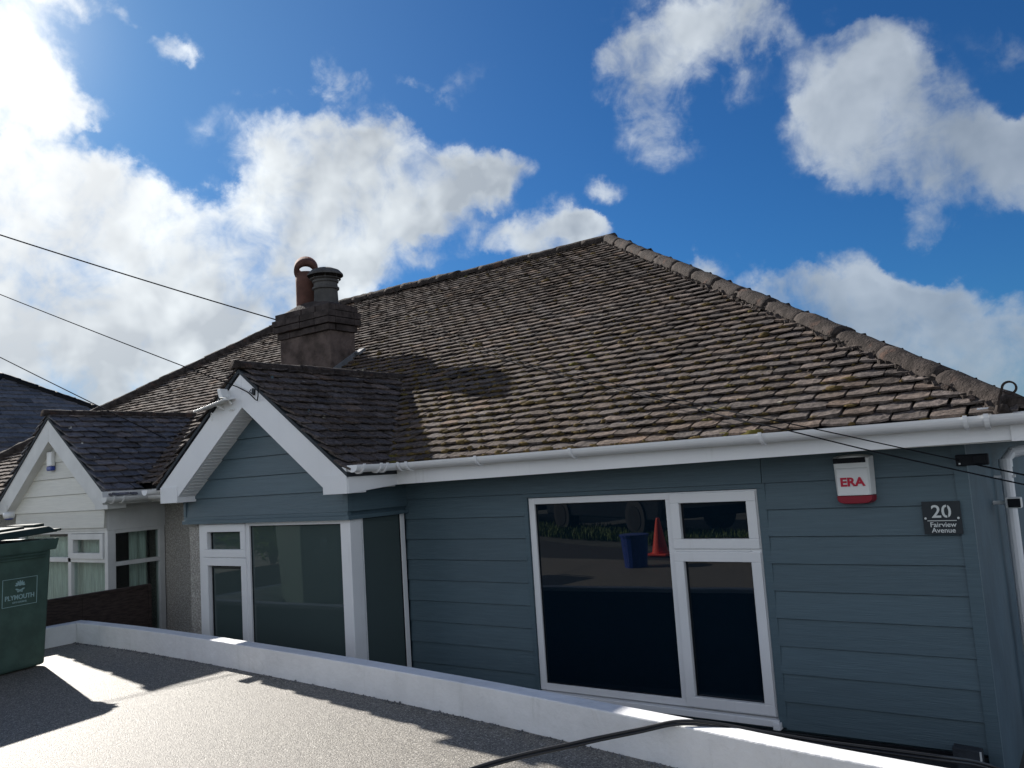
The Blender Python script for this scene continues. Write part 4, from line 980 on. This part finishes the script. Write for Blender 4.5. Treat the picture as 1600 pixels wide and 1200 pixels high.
# emblem on the +x side
tn = (0.035)/(.335+ZD+.01-2*(.335+ZD+.01)) if 0 else .035/(1.15-.335)
def Tb(u, d, z): return RB(bx1+d-(-.335-z)*tn, u, z)
lc, lz0, lz1 = 2.80, -.705, -.515
mb = MB(Tb)
for (a, b, c, d) in ((lc-.13, lc+.13, lz0, lz0+.003), (lc-.13, lc+.13, lz1-.003, lz1), (lc-.13, lc-.127, lz0, lz1), (lc+.127, lc+.13, lz0, lz1)): mb.box(a, b, .001, .0035, c, d)
mb.build('label_frame', M['print'], Bn)
text(Bn, 'PLYMOUTH', .046, Tb, lc, lz0+.045, .0015, 'print', bold=.0006, xs=.92)
text(Bn, 'CITY COUNCIL', .0165, Tb, lc, lz0+.020, .0015, 'print', bold=.0002, xs=.95)
# crest: a rounded cluster of leaves over a ribbon
mb = MB(Tb); rr = random.Random(5)
def disc(u, z, ru, rz, n=10, rot=0.):
    pts = []
    for k in range(n):
        t = 2*math.pi*k/n; x = ru*math.cos(t); y = rz*math.sin(t); pts.append((u+x*math.cos(rot)-y*math.sin(rot), .0022, z+x*math.sin(rot)+y*math.cos(rot)))
    mb.add(pts, [tuple(range(n))])
for k in range(7):
    a = math.pi*k/6; disc(lc+.026*math.cos(a), lz0+.142+.020*math.sin(a), .013, .006, 8, a)
disc(lc, lz0+.146, .014, .010)
for s_ in (-1, 1):
    disc(lc+s_*.020, lz0+.112, .016, .006, 8, s_*.35); disc(lc+s_*.014, lz0+.098, .008, .005)
disc(lc, lz0+.104, .006, .009)
mb.build('crest', M['print'], Bn, fix=False)

# ------------------------------------------------------------------ things seen only in the window glass
Cn = empty('traffic_cone', (-4.65, -.17, ZD), 'orange traffic cone on the pavement, seen mirrored in the large window', 'cone')
mb = MB(); mb.lathe([(.0, .46), (.018, .46), (.024, .45), (.10, .03), (.0, .03)], (-4.65, -.17, ZD), 24); mb.build('cone_body', M['cone'], Cn, smooth=False)
MB().box(-4.79, -4.51, -.31, -.03, ZD, ZD+.03).build('cone_base', M['cone'], Cn, bevel=.01)
Tb2 = empty('storage_tub', (-4.45, .88, ZD), 'blue plastic tub on the driveway edge, seen mirrored in the large window', 'tub')
mb = MB(); mb.lathe([(.0, .0), (.13, .0), (.155, .33), (.165, .335), (.165, .35), (.145, .35), (.12, .02), (.0, .02)], (-4.45, .88, ZD), 20); mb.build('tub_body', M['bluep'], Tb2)
mb = MB(); mb.lathe([(.168, .345), (.17, .36), (.0, .37)], (-4.45, .88, ZD), 20); mb.build('tub_lid', M['bluep'], Tb2)
def blades(poly_fn, n, hmin, hmax, seed, wd=.008):
    rr = random.Random(seed); mb = MB()
    for _ in range(n):
        x, y = poly_fn(rr); h = rr.uniform(hmin, hmax); a = rr.uniform(0, 6.28); b = rr.uniform(.1, .5)*h; w_ = wd*rr.uniform(.6, 1.4)
        dx, dy = math.cos(a), math.sin(a); p = Vector((x, y, ZD-.02)); s_ = Vector((-dy, dx, 0))*w_
        mb.add([p-s_, p+s_, p+Vector((dx*b*.4, dy*b*.4, h*.6))+s_*.7, p+Vector((dx*b*.4, dy*b*.4, h*.6))-s_*.7, p+Vector((dx*b, dy*b, h))], [(0, 1, 2, 3), (3, 2, 4)])
    return mb
def verge_pt(rr):
    t = rr.random(); s_ = rr.random(); a = Vector((-13, -5.4)).lerp(Vector((-2.2, .05)), t) if rr.random() < .8 else Vector((-2.2, .05)).lerp(Vector((5, -.75)), t)
    return a.x+s_*.9*.55-.25, a.y-s_*1.6*.8-.05
tag(blades(verge_pt, 16000, .04, .15, 3, .010).build('grass', M['grass'], fix=False), 'rough grass verge beside the pavement, mirrored in the windows', 'grass', kind='stuff')
def car(loc, rz, paint, label, group):
    C = empty('parked_car', loc, label, 'car', group); lo = Vector(loc); cz, sz = math.cos(rz), math.sin(rz)
    T = lambda x, y, z: (lo.x+x*cz-y*sz, lo.y+x*sz+y*cz, lo.z+z)
    prof = [(-2.1, .30), (-2.15, .62), (-2.0, .88), (-1.15, .98), (-.55, 1.38), (.95, 1.44), (1.75, 1.05), (2.05, .95), (2.1, .45), (2.05, .28)]
    mb = MB(T); n = len(prof); cols = []
    for (y, sx_, inn) in ((-.86, 1, 0), (-.80, 1, 0), (.80, 1, 0), (.86, 1, 0)):
        pass
    ys = [-.84, -.8, -.4, 0, .4, .8, .84]; vs = []
    for y in ys:
        e = .96 if abs(y) > .82 else 1
        for (x, z) in prof:
            tw = .86 if z > 1.2 else 1; vs.append((x*e, y*tw, .3+(z-.3)*(1 if abs(y) < .82 else .97)))
    fs = [tuple(range(n)), tuple(range((len(ys)-1)*n, len(ys)*n))]+[(i*n+k, i*n+(k+1) % n, (i+1)*n+(k+1) % n, (i+1)*n+k) for i in range(len(ys)-1) for k in range(n)]
    mb.add(vs, fs); body = mb.build('body', M[paint], C, bevel=.03)
    for s_ in (-1, 1):
        mb = MB(T); y = s_*.80
        mb.add([(-.95, y*1.03, 1.0), (.2, y*1.04, 1.02), (.2, y*.90, 1.36), (-.5, y*.90, 1.33)], [(0, 1, 2, 3)]); mb.add([(.28, y*1.04, 1.02), (1.45, y*1.03, 1.04), (.9, y*.90, 1.38), (.28, y*.90, 1.36)], [(0, 1, 2, 3)])
        mb.build('side_window', M['glass'], C, fix=False)
        for x in (-1.35, 1.35):
            wh = MB(T).tube([(x, s_*.66, .31), (x, s_*.87, .31)], .31, 28).build('wheel', M['rubber'], C)
            mb = MB(T); mb.tube([(x, s_*.86, .31), (x, s_*.88, .31)], .2, 20); mb.build('rim', M['alloy'], wh)
        MB(T).box(-2.14, -1.9, s_*.62-.13, s_*.62+.13, .66, .80).build('headlight', M['alloy'], C, bevel=.02)
        MB(T).box(1.98, 2.12, s_*.66-.1, s_*.66+.1, .72, .92).build('tail_light', M['lens'], C, bevel=.02)
    mb = MB(T); mb.add([(-1.13, -.68, 1.0), (-1.13, .68, 1.0), (-.58, .6, 1.385), (-.58, -.6, 1.385)], [(0, 1, 2, 3)]); mb.build('windscreen', M['glass'], C, fix=False)
    MB(T).box(2.09, 2.115, -.26, .26, .52, .63).build('number_plate', M['yplate'], C)
    return C
car((-11.8, -7.2, ZD-.02), .56, 'carp', 'dark parked car farther from the cone, mirrored in the large window', 'cars parked beyond the verge')
car((-6.9, -4.0, ZD-.02), .56, 'carp', 'dark parked car nearer the cone, mirrored in the top of the window', 'cars parked beyond the verge')
# leafy shrub seen in the bay glass
Sh = empty('shrub', (-10.25, .2, ZD), 'bright green leafy shrub, mirrored in the bay window', 'shrub')
mb = MB(); rr = random.Random(9)
for k in range(7):
    a = k*.9; mb.tube([(-10.25, .2, ZD-.02), (-10.25+.25*math.cos(a), .2+.25*math.sin(a), ZD+.8), (-10.25+.4*math.cos(a), .2+.5*math.sin(a), ZD+1.2)], [.03, .02, .008], 6)
mb.build('stem', M['bark'], Sh)
mb = MB(); cs = [Vector((rr.gauss(0, .28), rr.gauss(0, .28), rr.uniform(.25, 1.5))) for _ in range(60)]
for _ in range(5200):
    c = rr.choice(cs); p = Vector((-10.25, .2, ZD))+c+Vector((rr.gauss(0, .13), rr.gauss(0, .13), rr.gauss(0, .1))); a = Vector([rr.gauss(0, 1) for _ in range(3)]).normalized(); b = a.orthogonal().normalized()
    l_ = rr.uniform(.03, .065); mb.add([p-a*l_, p+b*l_*.4, p+a*l_, p-b*l_*.4], [(0, 1, 2, 3)])
mb.build('leaves', M['leaf'], Sh, fix=False)
# hedge along the far side, reads as dark greenery low in the glass
Hd = empty('hedge', (-16, -3.2, ZD), 'dark green hedge beside the neighbour\'s drive, mirrored in the bay window', 'hedge')
mb = MB()
for _ in range(9000):
    p = Vector((rr.uniform(-20, -12.4), -3.2+rr.gauss(0, .3), ZD+rr.uniform(0, 1.9)**1)); a = Vector([rr.gauss(0, 1) for _ in range(3)]).normalized(); b = a.orthogonal().normalized()
    l_ = rr.uniform(.05, .11); mb.add([p-a*l_, p+b*l_*.5, p+a*l_, p-b*l_*.5], [(0, 1, 2, 3)])
mb.build('leaves', mat('dark_leaf', (.035, .06, .02), .6, .4, 4), Hd, fix=False)
